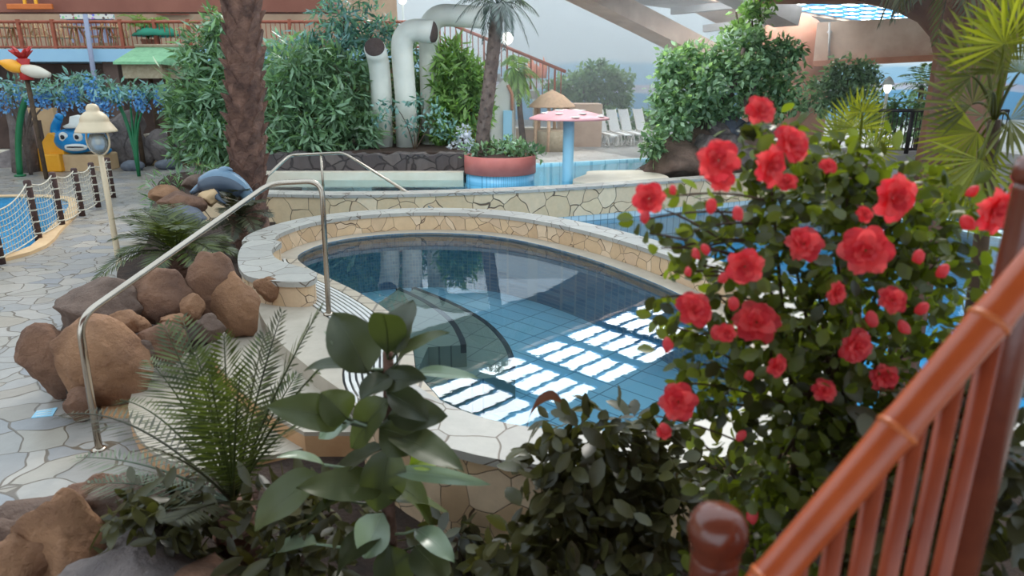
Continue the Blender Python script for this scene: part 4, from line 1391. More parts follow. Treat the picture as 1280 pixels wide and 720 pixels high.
# flaring plaster column and cross beam
cy = 23.0
cx_ = Q(985, 90, cy).x
zc_ = lambda v: Q(985, v, cy).z
u_ = cy / F
prof = [(48 * u_, .4), (47 * u_, zc_(120)), (46 * u_, zc_(95)), (46 * u_, zc_(72)), (43 * u_, zc_(54)), (37 * u_, zc_(40)), (27 * u_, zc_(27)), (14 * u_, zc_(18)), (0, zc_(15))]
struct(MB().lathe(prof, V((cx_, cy, 0)), 36).build('column', M['terracotta']))
a, b = Q(1020, 54, 22.0), Q(1180, 48, 20.4)
sloped_beam('beam', a, b, .5, 1.15, M['concrete'])
a, b = Q(1018, 80, 21.8), Q(1180, 72, 20.1)
sloped_beam('beam', a, b, .7, .16, M['terracotta'])
dp = thing('drain_pipe', 'thin grey drain pipe on the pale plaster beside the flaring column', 'pipe', Q(1036, 80, 21.4))
MB().tube([Q(1036, 78, 21.5), Q(1037, 28, 21.5)], .035, 8).build('pipe', M['shadeconc'], dp)
MB().box(Q(1037, 40, 21.55), (.12, .06, .05)).build('bracket', M['shadeconc'], dp)
# dark column with flare
cy2 = 14.0
cx2 = Q(1205, 120, cy2).x
z2_ = lambda v: Q(1205, v, cy2).z
u2 = cy2 / F
prof = [(40 * u2, .4), (39 * u2, z2_(150)), (39 * u2, z2_(70)), (46 * u2, z2_(45)), (62 * u2, z2_(25)), (95 * u2, z2_(5)), (150 * u2, z2_(-15)), (230 * u2, z2_(-30))]
struct(MB().lathe(prof, V((cx2, cy2, 0)), 36).build('column.001', M['brownplaster']))
struct(MB().box((cx2 + 4.5, cy2 + 1, z2_(-30) + .2), (14, 9, .3)).build('ceiling.001', M['brownplaster']))

# black railing and grey seat steps on the upper deck
ry = 15.6
rx0, rx1 = Q(1085, 160, ry).x, Q(1245, 160, ry).x
rz0, rz1_ = Q(1150, 186, ry).z, Q(1150, 138, ry).z
br = thing('black_railing', 'black metal railing with close bars on the upper deck before the dark column', 'railing', V(((rx0 + rx1) / 2, ry, rz0 - .1)))
MB().tube([V((rx0, ry, rz1_)), V((rx1, ry - .3, rz1_))], .035, 8).build('top_rail', M['blackmetal'], br)
MB().tube([V((rx0, ry, rz0)), V((rx1, ry - .3, rz0))], .03, 8).build('bottom_rail', M['blackmetal'], br)
for k in range(30):
    t = k / 29
    x_ = rx0 + (rx1 - rx0) * t
    big = k % 12 == 9
    MB().tube([V((x_, ry - .3 * t, rz0 - (.12 if big else 0))), V((x_, ry - .3 * t, rz1_))], .045 if big else .011, 6).build('railing_post' if big else 'railing_bar', M['blackmetal'], br)
ss = thing('seat_steps', 'grey concrete seat steps beneath the black railing', 'steps', V(((rx0 + rx1) / 2, ry - 1, .5)))
MB().box(((rx0 + rx1) / 2, ry + .5, (rz0 - .1 + .5) / 2), (rx1 - rx0 + 1, 1.6, rz0 - .1 - .5), bevel=.02).build('upper_step', M['shadeconc'], ss)
MB().box(((rx0 + rx1) / 2, ry - .75, .5 + (rz0 - .6) * .25), (rx1 - rx0 + 1, .9, (rz0 - .6) * .5), bevel=.02).build('lower_step', M['shadeconc'], ss)
l2 = thing('deck_lamp', 'white deck lamp with a bell shade behind the black railing', 'lamp', V((Q(1108, 120, 18).x, 18, .5)))
x_ = Q(1108, 120, 18).x
zz = lambda v: Q(1108, v, 18).z
MB().tube([V((x_, 18, .5)), V((x_, 18, zz(116)))], .04, 8).build('post', M['whitepipe'], l2)
MB().lathe([(.15, zz(106)), (.11, zz(101)), (.05, zz(97)), (0, zz(95))], V((x_, 18, 0)), 16).build('lamp_shade', M['whitepipe'], l2)
MB().lathe([(.03, zz(117)), (.085, zz(112)), (.09, zz(107)), (.05, zz(104))], V((x_, 18, 0)), 16).build('globe', M['bulb'], l2)
# ------------------------------------------------------------------ leaf materials
M['l_bamboo'] = leafmat('thicket_leaf', srgb(64, 92, 62), srgb(152, 186, 154), 0.32, .3)
M['l_bright'] = leafmat('bright_leaf', srgb(74, 108, 56), srgb(152, 186, 108), 0.4, .35)
M['l_blueish'] = leafmat('bluegreen_leaf', srgb(66, 104, 102), srgb(150, 192, 196), 0.3, .3)
M['l_ficus'] = leafmat('ficus_leaf', srgb(76, 106, 76), srgb(166, 196, 160), 0.35, .35)
M['l_yellow'] = leafmat('yellow_leaf', srgb(150, 150, 30), srgb(210, 196, 50), 0.5, .4)
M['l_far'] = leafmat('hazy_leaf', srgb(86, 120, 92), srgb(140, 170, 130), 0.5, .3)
M['l_dkpalm'] = leafmat('dark_palm_leaf', srgb(46, 56, 56), srgb(82, 96, 92), 0.4, .2)
M['l_cycad'] = leafmat('cycad_leaflet', srgb(48, 56, 26), srgb(92, 100, 50), 0.4, .25)
M['l_cycad2'] = leafmat('cycad_dark_leaflet', srgb(52, 50, 34), srgb(84, 84, 60), 0.45, .2)
M['l_cycad3'] = leafmat('cycad_grey_leaflet', srgb(96, 108, 90), srgb(140, 152, 130), 0.4, .2)
M['l_big'] = leafmat('broad_leaf', srgb(48, 54, 32), srgb(84, 92, 50), 0.45, .3, spec=.6)
M['l_bigpale'] = leafmat('broad_leaf_sheen', srgb(120, 140, 116), srgb(150, 166, 140), 0.3, .2, spec=.7)
M['l_biglime'] = leafmat('broad_leaf_lime', srgb(130, 150, 40), srgb(150, 168, 50), 0.35, .5)
M['l_shrub'] = leafmat('dark_shrub_leaf', srgb(58, 54, 34), srgb(88, 86, 50), 0.35, .3)
M['l_dead'] = leafmat('withered_leaf', srgb(96, 58, 52), srgb(112, 70, 60), 0.7, .3)
M['l_camellia'] = leafmat('camellia_leaf', srgb(52, 54, 30), srgb(106, 116, 46), 0.35, .5, tcol=(2.2, 2.3, .5, 1), spec=.6)
M['l_fan'] = leafmat('fan_palm_blade', srgb(86, 94, 26), srgb(150, 152, 52), 0.35, .45, tcol=(1.5, 1.5, .4, 1))
M['l_fandark'] = leafmat('fan_palm_dark_blade', srgb(64, 66, 26), srgb(110, 110, 48), 0.4, .4)
M['blueflower'] = leafmat('blue_blossom', srgb(72, 136, 196), srgb(140, 196, 232), 0.6, .3, tcol=(1, 1, 1.2, 1))
M['whiteflower'] = leafmat('white_blossom', srgb(220, 224, 232), srgb(240, 242, 246), 0.6, .3, tcol=(1, 1, 1, 1))
M['petal'] = leafmat('red_petal', srgb(214, 52, 66), srgb(242, 104, 104), 0.5, .5, tcol=(1.3, .9, .9, 1))
M['petaledge'] = leafmat('pink_bud', srgb(226, 90, 96), srgb(244, 150, 136), 0.45, .5, tcol=(1.2, 1, 1, 1))


def plant(name, label, cat, base, blobs, n, L, W, mat, stems=(), shape=LEAF2, droop=.3, shell=.5, spread=.8, smat=None, sr=.04, group=None, part='foliage'):
    r = thing(name, label, cat, base, group)
    if cat == 'tree':
        rr = random.Random(n)
        ex = []
        for c_, q_ in blobs:
            for k in range(5):
                v_ = V((rr.gauss(0, 1), rr.gauss(0, 1) - .4, rr.gauss(0, 1))).normalized()
                f_ = rr.uniform(.22, .42)
                ex.append((V(c_) + V((v_.x * q_[0], v_.y * q_[1], v_.z * q_[2])) * rr.uniform(.9, 1.15), (q_[0] * f_, q_[1] * f_, q_[2] * f_)))
        blobs = list(blobs) + ex
        shell = min(shell, .35)
    blob_leaves(MB(), blobs, n, L, W, shape, droop, shell, spread).build(part, mat, r)
    if stems:
        m = MB()
        for s_ in stems:
            m.tube(s_, [sr * (1 - .6 * i / (len(s_) - 1)) for i in range(len(s_))], 7)
        m.build('stems', smat or M['twig'], r)
    return r


def B(u, v, y, ru, rv, dy=None):
    """leafy mass seen at (u, v), ru x rv pixels in half-size, at distance y"""
    c = Q(u, v, y)
    s = (c - V((0, 0, H))).length / F
    return (c, (ru * s, (dy if dy else min(ru, rv) * s * .8), rv * s))


def stem_to(base, tips, y):
    return [bez(base, (base + Q(u, v, y)) / 2 + V((.1, 0, .3)), Q(u, v, y), 6) for u, v in tips]


# ------------------------------------------------------------------ big palm trunk by the whirlpool
pb_ = V((Q(312, 290, 10.2).x, 10.2, .1))
palm = thing('palm_tree', 'tall palm with a thick shaggy brown trunk rising beside the whirlpool rim', 'palm', pb_)
m = MB()
zs = [i * .12 for i in range(46)]
ptop = V((Q(316, 0, 10.2).x, 10.2, 5.5))
ax = lambda z: pb_.lerp(ptop, z / 5.4)
m.tube([ax(z) for z in zs], [.22 + .015 * (i % 2) + .10 * max(0, 1 - z * 1.6) for i, z in enumerate(zs)], 14)
for i in range(150):
    z = i * .036 + .05
    a = i * 2.399
    d = V((math.cos(a), math.sin(a), 0))
    t = V((-d.y, d.x, 0))
    p = ax(z)
    w_ = .10 + .03 * random.random()
    h_ = .22 + .06 * random.random()
    o_ = random.uniform(.03, .09)
    vs = [p + d * .19 - t * w_, p + d * .19 + t * w_, p + d * (.235 + o_ * .4) + t * w_ * .8 + V((0, 0, h_ * .6)), p + d * (.25 + o_) + t * w_ * .25 + V((0, 0, h_)),
          p + d * (.25 + o_) - t * w_ * .3 + V((0, 0, h_ * random.uniform(.8, 1.1))), p + d * (.235 + o_ * .4) - t * w_ * .8 + V((0, 0, h_ * .55)), p + d * .15 + V((0, 0, h_ * .8))]
    m.add(vs, [(0, 1, 2, 3, 4, 5), (3, 2, 6), (4, 3, 6), (5, 4, 6), (2, 1, 6), (0, 5, 6)], smooth=False)
m.build('trunk', M['bark'], palm)
for i in range(14):
    a = i * 2.399
    d = V((math.cos(a), math.sin(a), 0))
    ln = random.uniform(1.5, 1.9)
    m = MB()
    p0 = ax(5.35)
    frond(m, bez(p0, p0 + d * ln * .5 + V((0, 0, .9)), p0 + d * ln + V((0, 0, .35 - .3 * (i % 3)))), .42, .035, 26, .02, tone=(.2, .8))
    m.build('frond', M['l_cycad'], palm)
# a hanging dead leaf base on its lower right side
m = MB()
m.tube([pb_ + V((.15, -.2, .25)), pb_ + V((.33, -.28, .42)), pb_ + V((.40, -.3, .55))], [.06, .05, .03], 6)
m.build('leaf_stub', M['bark'], palm)

# ------------------------------------------------------------------ slim palm in the planter
sy_ = 14.75
sb_ = V((Q(603, 195, sy_).x, sy_, zr1 - .05))
slim = thing('slim_palm', 'slim palm with a drooping dark crown growing from the round planter', 'palm', sb_)
sp = [sb_, Q(604, 165, sy_), Q(610, 120, sy_), Q(616, 70, sy_), Q(622, 8, sy_)]
sp = smooth_line(sp, 6)
m = MB()
m.tube(sp, [.15 - .02 * i / len(sp) + .012 * (i % 2) for i in range(len(sp))], 10)
for i in range(90):
    t = i / 90 * (len(sp) - 1.01)
    p = sp[int(t)].lerp(sp[int(t) + 1], t - int(t))
    a = i * 2.399
    d = V((math.cos(a), math.sin(a), 0))
    tt = V((-d.y, d.x, 0))
    m.add([p + d * .12 - tt * .05, p + d * .12 + tt * .05, p + d * .19 + V((0, 0, .10))], [(0, 1, 2)], smooth=False)
m.build('trunk', M['bark2'], slim)
p0 = sp[-1]
for i, (u, v, dy) in enumerate([(571, 26, .1), (588, 44, -.3), (604, 52, -.4), (672, 42, .1), (660, 55, -.3), (640, 42, -.5), (655, 5, .3), (580, 2, .4), (600, -25, .5), (645, -30, .4), (622, -45, .2),
                                (672, 18, .5), (568, 8, -.4), (630, 60, -.6), (612, -40, -.5), (664, -14, -.5)]):
    tip = Q(u, v, sy_ + dy)
    c = (p0 + tip) / 2 + V((0, dy * .3, .38 + max(0, (v) * .004)))
    m = MB()
    frond(m, bez(p0, c, tip, 10), .30, .030, 24, .014, fall=.75, tone=(0, 1))
    m.build('frond', M['l_dkpalm'], slim)

# planter plants
plant('planter_shrub', 'leafy green shrub filling the round planter in the pool', 'shrub', V((pcx.x, 14.7, zr1 - .05)),
      [B(u, v, 14.6 + (i % 3) * .15, 17, 11) for i, (u, v) in enumerate([(596, 190), (615, 186), (634, 184), (652, 187), (660, 192), (606, 193), (640, 193), (622, 192)])],
      900, .13, .06, M['l_bamboo'], stem_to(V((pcx.x, 14.7, zr1 - .05)), [(600, 188), (618, 182), (636, 182), (655, 188)], 14.6), droop=-.4, sr=.015)
plant('yellow_plant', 'bright yellow upright plant beside the slim palm trunk', 'plant', V((Q(594, 170, 17.5).x, 17.5, .5)),
      [B(593, 150, 17.5, 9, 12), B(594, 172, 17.5, 5, 14)], 500, .12, .05, M['l_yellow'], [[V((Q(594, 170, 17.5).x, 17.5, .5)), Q(593, 150, 17.5)]], droop=-.3)
plant('white_flower_shrub', 'small shrub of white blossoms beside the lava wall end', 'shrub', V((Q(582, 190, 16).x, 16, .5)),
      [B(580, 166, 16, 9, 8), B(574, 184, 16, 12, 8), B(584, 178, 16, 7, 7)], 260, .09, .07, M['whiteflower'], [[V((Q(582, 190, 16).x, 16, .5)), Q(578, 170, 16)]])

# ------------------------------------------------------------------ thickets on the left
def thicket(label, base, blobs, n, mat, L=.30, W=.07, tips=None, y=16, name='thicket_tree', **k):
    tips = tips or []
    return plant(name, label, 'tree', base, blobs, n, L, W, mat, stem_to(base, tips, y), **k)


thicket('dense leafy tree filling the gap between cane hut and tall palm trunk', V((Q(258, 200, 17.5).x, 17.5, 0)),
        [B(u, v, y, a, b) for u, v, y, a, b in [(258, 160, 17, 34, 44), (245, 110, 17.5, 30, 34), (278, 90, 17.5, 26, 40), (262, 60, 18, 30, 26), (284, 50, 18, 22, 30), (240, 150, 17, 24, 30),
                                                (275, 180, 16.5, 26, 28), (286, 130, 17, 20, 40)]], 5200, M['l_bamboo'], tips=[(250, 110), (270, 80), (262, 150), (285, 100)], y=17.3)
thicket('big leafy tree between the tall palm trunk and the first vent pipe', V((Q(385, 195, 16.4).x, 16.4, .9)),
        [B(u, v, y, a, b) for u, v, y, a, b in [(352, 150, 15.9, 28, 46), (385, 160, 15.9, 34, 40), (420, 155, 16.2, 34, 40), (368, 95, 16.3, 34, 36), (405, 100, 16.5, 36, 36), (440, 115, 16.8, 26, 40),
                                                (350, 190, 15.6, 22, 22), (444, 175, 16.2, 24, 26), (395, 190, 15.7, 30, 18)]], 6500, M['l_bamboo'], tips=[(360, 120), (390, 100), (420, 110), (440, 130)], y=16.2)
thicket('blue-green feathery tree spreading above the terrace railing', V((Q(425, 195, 17.6).x, 17.6, .9)),
        [B(u, v, y, a, b) for u, v, y, a, b in [(430, 20, 17.6, 40, 18), (405, 55, 17.4, 44, 16), (460, 45, 17.6, 36, 14), (440, 75, 17.3, 40, 14), (370, 62, 17.3, 34, 12), (345, 75, 17.2, 16, 14), (485, 30, 17.6, 18, 8)]],
        2300, M['l_blueish'], L=.24, W=.06, tips=[(430, 20), (400, 50), (465, 42), (440, 75), (365, 62)], y=17.5, shell=.2)
thicket('leafy tree growing behind and between the vent pipes', V((Q(510, 195, 18.0).x, 18.0, .9)),
        [B(u, v, y, a, b) for u, v, y, a, b in [(500, 150, 17.9, 30, 44), (470, 110, 18, 22, 40), (515, 95, 18.2, 24, 36), (545, 150, 17.9, 30, 40), (530, 190, 17.6, 40, 20)]], 3400, M['l_bamboo'], tips=[(500, 100), (520, 120), (470, 110)], y=18)
thicket('bright green leafy tree between the third vent pipe and the slim palm', V((Q(575, 195, 17.2).x, 17.2, .9)),
        [B(u, v, y, a, b) for u, v, y, a, b in [(572, 100, 17.2, 26, 36), (590, 130, 17.2, 22, 32), (560, 150, 17, 20, 34), (566, 76, 17.4, 20, 16), (596, 100, 17.3, 12, 18)]], 2600, M['l_bright'], tips=[(570, 100), (590, 125)], y=17.2)
# foliage wandering over the pipes' feet
plant('climber', 'thin leafy climber in front of the middle vent pipes', 'plant', V((Q(520, 196, 16.2).x, 16.0, .9)),
      [B(u, v, 16.0, a, b) for u, v, a, b in [(490, 130, 20, 6), (530, 128, 22, 8), (545, 150, 20, 10), (512, 160, 12, 10), (478, 148, 12, 8), (560, 165, 14, 12)]], 320, .14, .06, M['l_blueish'],
      stem_to(V((Q(520, 196, 16.2).x, 16.0, .9)), [(490, 130), (530, 128), (545, 150), (512, 160)], 16.0), sr=.015)

# trees of blue blossom
for i, (base_u, lab, bl) in enumerate([(34, 'blue-blossomed tree with hanging flowers above the slide panel', [(10, 106, 22, 7), (40, 112, 30, 6), (70, 110, 26, 6), (95, 100, 18, 6), (85, 120, 24, 5), (0, 120, 14, 6)]),
                                       (170, 'blue-blossomed tree with hanging flowers under the cane hut', [(140, 120, 20, 5), (165, 112, 22, 6), (190, 114, 22, 6), (210, 112, 14, 5), (112, 97, 18, 5), (130, 108, 20, 5)])]):
    y = 18.9 - .3 * i
    base = V((Q(base_u, 195, y).x, y, 0))
    t = thing('blossom_tree', lab, 'tree', base)
    blob_leaves(MB(), [B(u, v, y, a, b, .5) for u, v, a, b in bl], 760, .19, .06, LEAF2, .5, .2, .8).build('foliage', M['l_blueish'], t)
    m = MB()
    for u, v, a, b in bl:
        for k in range(3):
            c = Q(u + random.uniform(-a, a) * .8, v + random.uniform(0, b) + 4, y - .35)
            blob_leaves(m, [(c + V((0, 0, -.12)), (.11, .11, .26))], 34, .09, .06, LEAF2, .6, .1, .9)
    m.build('blossoms', M['blueflower'], t)
    m = MB()
    for u, v, a, b in bl:
        m.tube(bez(base, V((base.x, base.y, Q(u, v, y).z * .9)), Q(u, v, y), 7), [.05, .045, .04, .03, .025, .02, .015, .01], 7)
    m.build('stems', M['green'] if i else M['bark2'], t)

# terrace palm in a pot
tp = V((Q(186, 58, by + .5).x, by + .55, bz1))
t = thing('potted_palm', 'bushy potted palm standing behind the terrace railing above the hut', 'palm', tp)
MB().lathe([(.18, 0), (.25, .3), (.27, .32), (.22, .32), (.2, .28), (0, .28)], tp, 16).build('pot', M['terracotta'], t)
for i in range(16):
    a = i * 2.399
    d = V((math.cos(a), math.sin(a) * .6, 0))
    m = MB()
    frond(m, bez(tp + V((0, 0, .3)), tp + d * .35 + V((0, 0, 1.25)), tp + d * random.uniform(.7, 1.0) + V((0, 0, random.uniform(.5, 1.1))), 8), .3, .05, 14, .012, tone=(.3, 1))
    m.build('frond', M['l_bright'], t)

# far palm and far trees
fpb = V((Q(655, 175, 20.5).x, 20.5, .5))
t = thing('drooping_palm', 'small drooping yellow-green palm in front of the straw kiosk', 'palm', fpb)
MB().tube([fpb, Q(650, 140, 20.5), Q(647, 92, 20.5)], [.1, .08, .07], 8).build('trunk', M['bark2'], t)
for i in range(14):
    u, v = [(632, 100), (640, 125), (672, 118), (678, 130), (660, 132), (648, 130), (628, 80), (668, 96), (680, 108), (655, 75), (640, 72), (635, 115), (665, 126), (652, 118)][i]
    p0 = Q(647, 90, 20.5)
    tip = Q(u, v, 20.5 + (i % 5 - 2) * .25)
    m = MB()
    frond(m, bez(p0, (p0 + tip) / 2 + V((0, 0, .5)), tip, 8), .34, .05, 16, .012, fall=.9, tone=(.2, 1))
    m.build('frond', M['l_bright'], t)
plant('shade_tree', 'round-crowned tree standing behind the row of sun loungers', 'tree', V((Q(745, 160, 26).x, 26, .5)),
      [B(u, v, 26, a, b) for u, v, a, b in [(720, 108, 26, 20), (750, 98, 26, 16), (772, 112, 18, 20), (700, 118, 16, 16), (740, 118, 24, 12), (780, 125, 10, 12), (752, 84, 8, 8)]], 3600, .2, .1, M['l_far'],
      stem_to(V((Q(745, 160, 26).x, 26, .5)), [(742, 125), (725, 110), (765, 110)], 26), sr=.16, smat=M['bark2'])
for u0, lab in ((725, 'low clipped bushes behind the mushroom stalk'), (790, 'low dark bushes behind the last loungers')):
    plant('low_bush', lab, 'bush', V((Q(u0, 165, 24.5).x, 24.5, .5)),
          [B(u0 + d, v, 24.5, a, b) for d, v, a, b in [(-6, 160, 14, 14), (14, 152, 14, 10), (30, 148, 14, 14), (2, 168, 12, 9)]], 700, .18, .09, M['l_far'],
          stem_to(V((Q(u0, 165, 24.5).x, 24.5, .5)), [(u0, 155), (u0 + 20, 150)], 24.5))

# ------------------------------------------------------------------ ficus on its rock mound
fb = V((Q(885, 190, 16.2).x, 16.2, .45))
ficus = plant('ficus_tree', 'large small-leaved ficus spreading over the dark rock mound', 'tree', fb,
              [B(u, v, y, a, b) for u, v, y, a, b in [(860, 120, 16, 36, 34), (905, 110, 16.4, 40, 36), (950, 95, 16.8, 40, 30), (930, 60, 16.8, 32, 22), (880, 80, 16.4, 34, 22), (838, 145, 15.5, 26, 26), (815, 180, 15.1, 12, 20), (838, 80, 16, 16, 16),
                                                      (975, 75, 16.8, 22, 20), (965, 125, 16.6, 30, 24), (900, 138, 15.9, 28, 10), (838, 110, 15.9, 16, 26)]], 9500, .16, .085, M['l_ficus'],
              stem_to(fb, [(860, 120), (905, 110), (950, 95), (880, 80), (930, 60)], 16.3), sr=.12, smat=M['bark2'])
plant('ficus_sapling', 'yellowish young tree shooting up above the ficus towards the roof', 'tree', V((Q(945, 150, 17.5).x, 17.5, .5)),
      [B(u, v, 17.5, a, b) for u, v, a, b in [(940, 25, 20, 18), (950, 5, 18, 12), (920, 45, 16, 12)]], 700, .16, .08, M['l_bright'],
      stem_to(V((Q(945, 150, 17.5).x, 17.5, .5)), [(940, 25), (950, 0), (920, 15)], 17.5), sr=.05, shell=.3)
rl_ = [(850, 205, 60, 44, 'dark rock at the water end of the ficus mound'), (885, 200, 50, 50, 'dark brown rock in the middle of the ficus mound'), (873, 208, 24, 22, 'small round grey rock low on the ficus mound'),
       (916, 168, 36, 34, 'smooth pale blue-grey rock near the top of the ficus mound'), (890, 165, 40, 34, 'dark grey rock under the ficus branches'), (938, 175, 36, 34, 'bluish rock behind the red flowers on the mound'),
       (836, 208, 36, 20, 'reddish low rock at the foot of the ficus mound'), (925, 203, 44, 36, 'grey rock above the stone wall end of the mound'), (862, 180, 40, 40, 'dark rock face under the hanging ficus leaves'),
       (905, 190, 30, 30, 'brown rock beneath the smooth pale rock'), (960, 195, 60, 50, 'dark rock of the mound hidden behind the red flowers')]
for i, (u, v, w, h, lab) in enumerate(rl_):
    boulder(u, v, 15.2 + (215 - v) * .025, w * 1.25, h * 1.25, M['bluerock'] if 'blu' in lab else M['lavarock'] if 'grey' in lab or i % 2 else M['boulder3'], lab, 200 + i, .9)
struct(MB().lathe([(2.0, .3), (1.6, .55), (1.0, .7), (0, .78)], V((Q(895, 190, 16.2).x, 16.3, 0)), 24).build('ground.003', M['soil']))

# planting beyond the right deck
plant('deck_hedge', 'green hedge behind the camellia along the upper deck', 'bush', V((Q(1050, 130, 19).x, 19, .5)),
      [B(u, v, 19, a, b) for u, v, a, b in [(1030, 118, 28, 20), (1060, 105, 26, 22), (1085, 120, 18, 30), (1048, 88, 10, 14), (1075, 88, 16, 10)]], 2200, .17, .08, M['l_bamboo'],
      stem_to(V((Q(1050, 130, 19).x, 19, .5)), [(1040, 115), (1060, 100), (1085, 115)], 19))
t = thing('feather_palm', 'feathery palm behind the deck lamp and black railing', 'palm', V((Q(1155, 130, 20.5).x, 20.5, .5)))
p0 = Q(1152, 110, 20.5)
MB().tube([V((Q(1155, 130, 20.5).x, 20.5, .5)), p0], [.1, .07], 8).build('trunk', M['bark2'], t)
for i in range(11):
    a = i * .62 - .4
    tip = p0 + V((math.cos(a) * .9, .3 * math.sin(i), math.sin(a) * .55 + .1))
    m = MB()
    frond(m, bez(p0, (p0 + tip) / 2 + V((0, 0, .35)), tip, 8), .3, .05, 14, .012, fall=.6)
    m.build('frond', M['l_bamboo'], t)
plant('deck_bush', 'leafy bushes below the deck lamp behind the black railing', 'bush', V((Q(1125, 150, 19.5).x, 19.5, .5)),
      [B(u, v, 19.5, a, b) for u, v, a, b in [(1105, 140, 16, 12), (1130, 138, 18, 14), (1158, 138, 16, 14), (1098, 155, 14, 20), (1130, 160, 20, 14)]], 1000, .2, .08, M['l_bamboo'],
      stem_to(V((Q(1125, 150, 19.5).x, 19.5, .5)), [(1110, 140), (1130, 138)], 19.5))


# ------------------------------------------------------------------ cycads and small plants by the palm
def cycad(label, crown, tips, leaf, w, mat, n=28, stem=.12, zb=0.1, name='cycad', lift=.35, fall=.25):
    t = thing(name, label, 'cycad', V((crown.x, crown.y, zb)))
    m = MB()
    m.tube([V((crown.x, crown.y, zb)), crown + V((0, 0, -.02))], [stem, stem * .9], 10)
    for i in range(40):
        a = i * 2.399
        z = zb + (crown.z - zb) * i / 40
        d = V((math.cos(a), math.sin(a), 0))
        q_ = V((-d.y, d.x, 0))
        p = V((crown.x, crown.y, z))
        m.add([p + d * stem * .9 - q_ * .04, p + d * stem * .9 + q_ * .04, p + d * stem * 1.35 + V((0, 0, .07))], [(0, 1, 2)], smooth=False)
    m.build('trunk', M['bark'], t)
    for e in tips:
        tip, mt = e[0], (e[1] if len(e) > 1 and e[1] else mat)
        lf = e[2] if len(e) > 2 else lift
        m = MB()
        c = crown.lerp(tip, .5) + V((0, 0, lf * (tip - crown).length))
        frond(m, bez(crown, c, tip, 12), leaf, w, n, .009, fall=fall, tone=(0, 1))
        m.build('frond', mt, t)
    return t


cyc = Q(222, 318, 7.6)
cycad('bushy green cycad growing beside the lamp post and boulder pile', cyc,
      [(Q(u, v, 7.6 + dy),) for u, v, dy in [(148, 272, .1), (170, 262, .3), (200, 262, .4), (232, 268, .4), (262, 278, .3), (286, 300, .1), (138, 300, -.2), (150, 318, -.5), (118, 352, -.8), (175, 290, -.3), (205, 280, -.4),
                                             (240, 290, -.4), (270, 320, -.5), (296, 318, .0), (190, 345, -.8), (250, 340, -.7), (168, 280, .5), (215, 255, .7), (225, 285, -.6)]], .24, .028, M['l_cycad'], 30, .1, .1)
cy3 = Q(300, 275, 9.6)
cycad('dark cycad tucked in front of the tall palm trunk', cy3,
      [(Q(u, v, 9.5 + dy),) for u, v, dy in [(262, 250, 0), (275, 240, .2), (300, 238, -.2), (326, 252, -.2), (338, 270, -.1), (265, 285, -.4), (290, 300, -.5), (320, 292, -.5), (310, 255, -.5), (280, 265, -.5)]], .22, .03, M['l_cycad2'], 24, .1, .1)
plant('wispy_plant', 'wispy thin-leaved plant at the outer end of the palm bed', 'plant', V((Q(205, 260, 10).x, 10, .05)),
      [B(205, 232, 10, 20, 12), B(198, 250, 10, 12, 14), B(235, 222, 10, 20, 8), B(262, 215, 10.2, 20, 12)], 260, .16, .02, M['l_bamboo'],
      stem_to(V((Q(205, 260, 10).x, 10, .05)), [(190, 230), (205, 222), (225, 220), (255, 212), (192, 245)], 10), sr=.01)
# ------------------------------------------------------------------ planting in front of the whirlpool
def D(u, v, depth):
    return V((0, 0, H)) + ray(u, v) * depth


soil = [(-3.0, 1.0), (-2.75, 2.9), (-2.25, 3.45), (-1.95, 4.1), (-1.3, 4.4), (-.95, 4.2), (-.75, 3.7), (-.3, 3.2), (.4, 3.05), (1.2, 3.2), (2.0, 3.9), (3.6, 4.2), (3.6, -3), (-2.2, -3)]
struct(MB().prism(soil, -.3, .08).build('ground.004', M['soil']))

for u, v, y, w, h, mt, lab, s_ in [(88, 690, 2.95, 92, 150, 'boulder2', 'tall pointed tan rock at the corner of the fern bed', 301), (126, 622, 3.3, 56, 52, 'boulder', 'red-brown round rock at the head of the fern bed', 302),
                                   (160, 622, 3.2, 84, 48, 'boulder3', 'grey-brown oblong rock behind the pointed tan rock', 303), (208, 622, 3.2, 66, 44, 'boulder3', 'small grey rock under the grey fern frond', 304),
                                   (36, 655, 3.15, 90, 44, 'boulder3', 'dark slab-like rock beside the pointed tan rock on the paving', 305), (4, 690, 3.0, 60, 66, 'boulder3', 'dark rock cut by the picture edge below the slab-like one', 306),
                                   (30, 712, 2.85, 60, 70, 'boulder2', 'small tan rock in front of the dark slab', 307), (165, 722, 2.65, 150, 56, 'lavarock', 'long grey rock lying at the bottom of the fern bed', 308),
                                   (248, 735, 2.6, 110, 50, 'boulder', 'brown rock beside the long grey one at the bottom', 309)]:
    boulder(u, v, y, w, h, M[mt], lab, s_, .8, rough=.3)

# cycad in front
fc = Q(292, 628, 2.95)
DK, GY = M['l_cycad2'], M['l_cycad3']
cycad('large cycad with long arching fronds in front of the entry steps', fc,
      [(Q(74, 520, 3.3), DK, .30), (Q(96, 572, 3.15), GY, .16), (Q(112, 604, 3.0), GY, .10), (Q(188, 452, 3.2), None, .22), (Q(206, 408, 3.1), None, .12), (Q(228, 398, 3.4), None, .1), (Q(262, 470, 2.6), None, .15),
       (Q(352, 392, 3.2), DK, .1), (Q(402, 384, 3.1), None, .12), (Q(432, 436, 2.9), None, .2), (Q(330, 420, 3.4), None, .1), (Q(300, 470, 2.5), None, .1), (Q(190, 560, 2.6), DK, .15), (Q(220, 650, 2.5), DK, .1),
       (Q(370, 470, 3.3), None, .12), (Q(150, 500, 3.5), None, .25), (Q(245, 440, 3.0), None, .14), (Q(400, 520, 2.6), None, .2), (Q(170, 640, 2.9), DK, .12), (Q(280, 420, 2.9), None, .1)],
      .175, .0145, M['l_cycad'], 31, .11, .08, fall=.3)


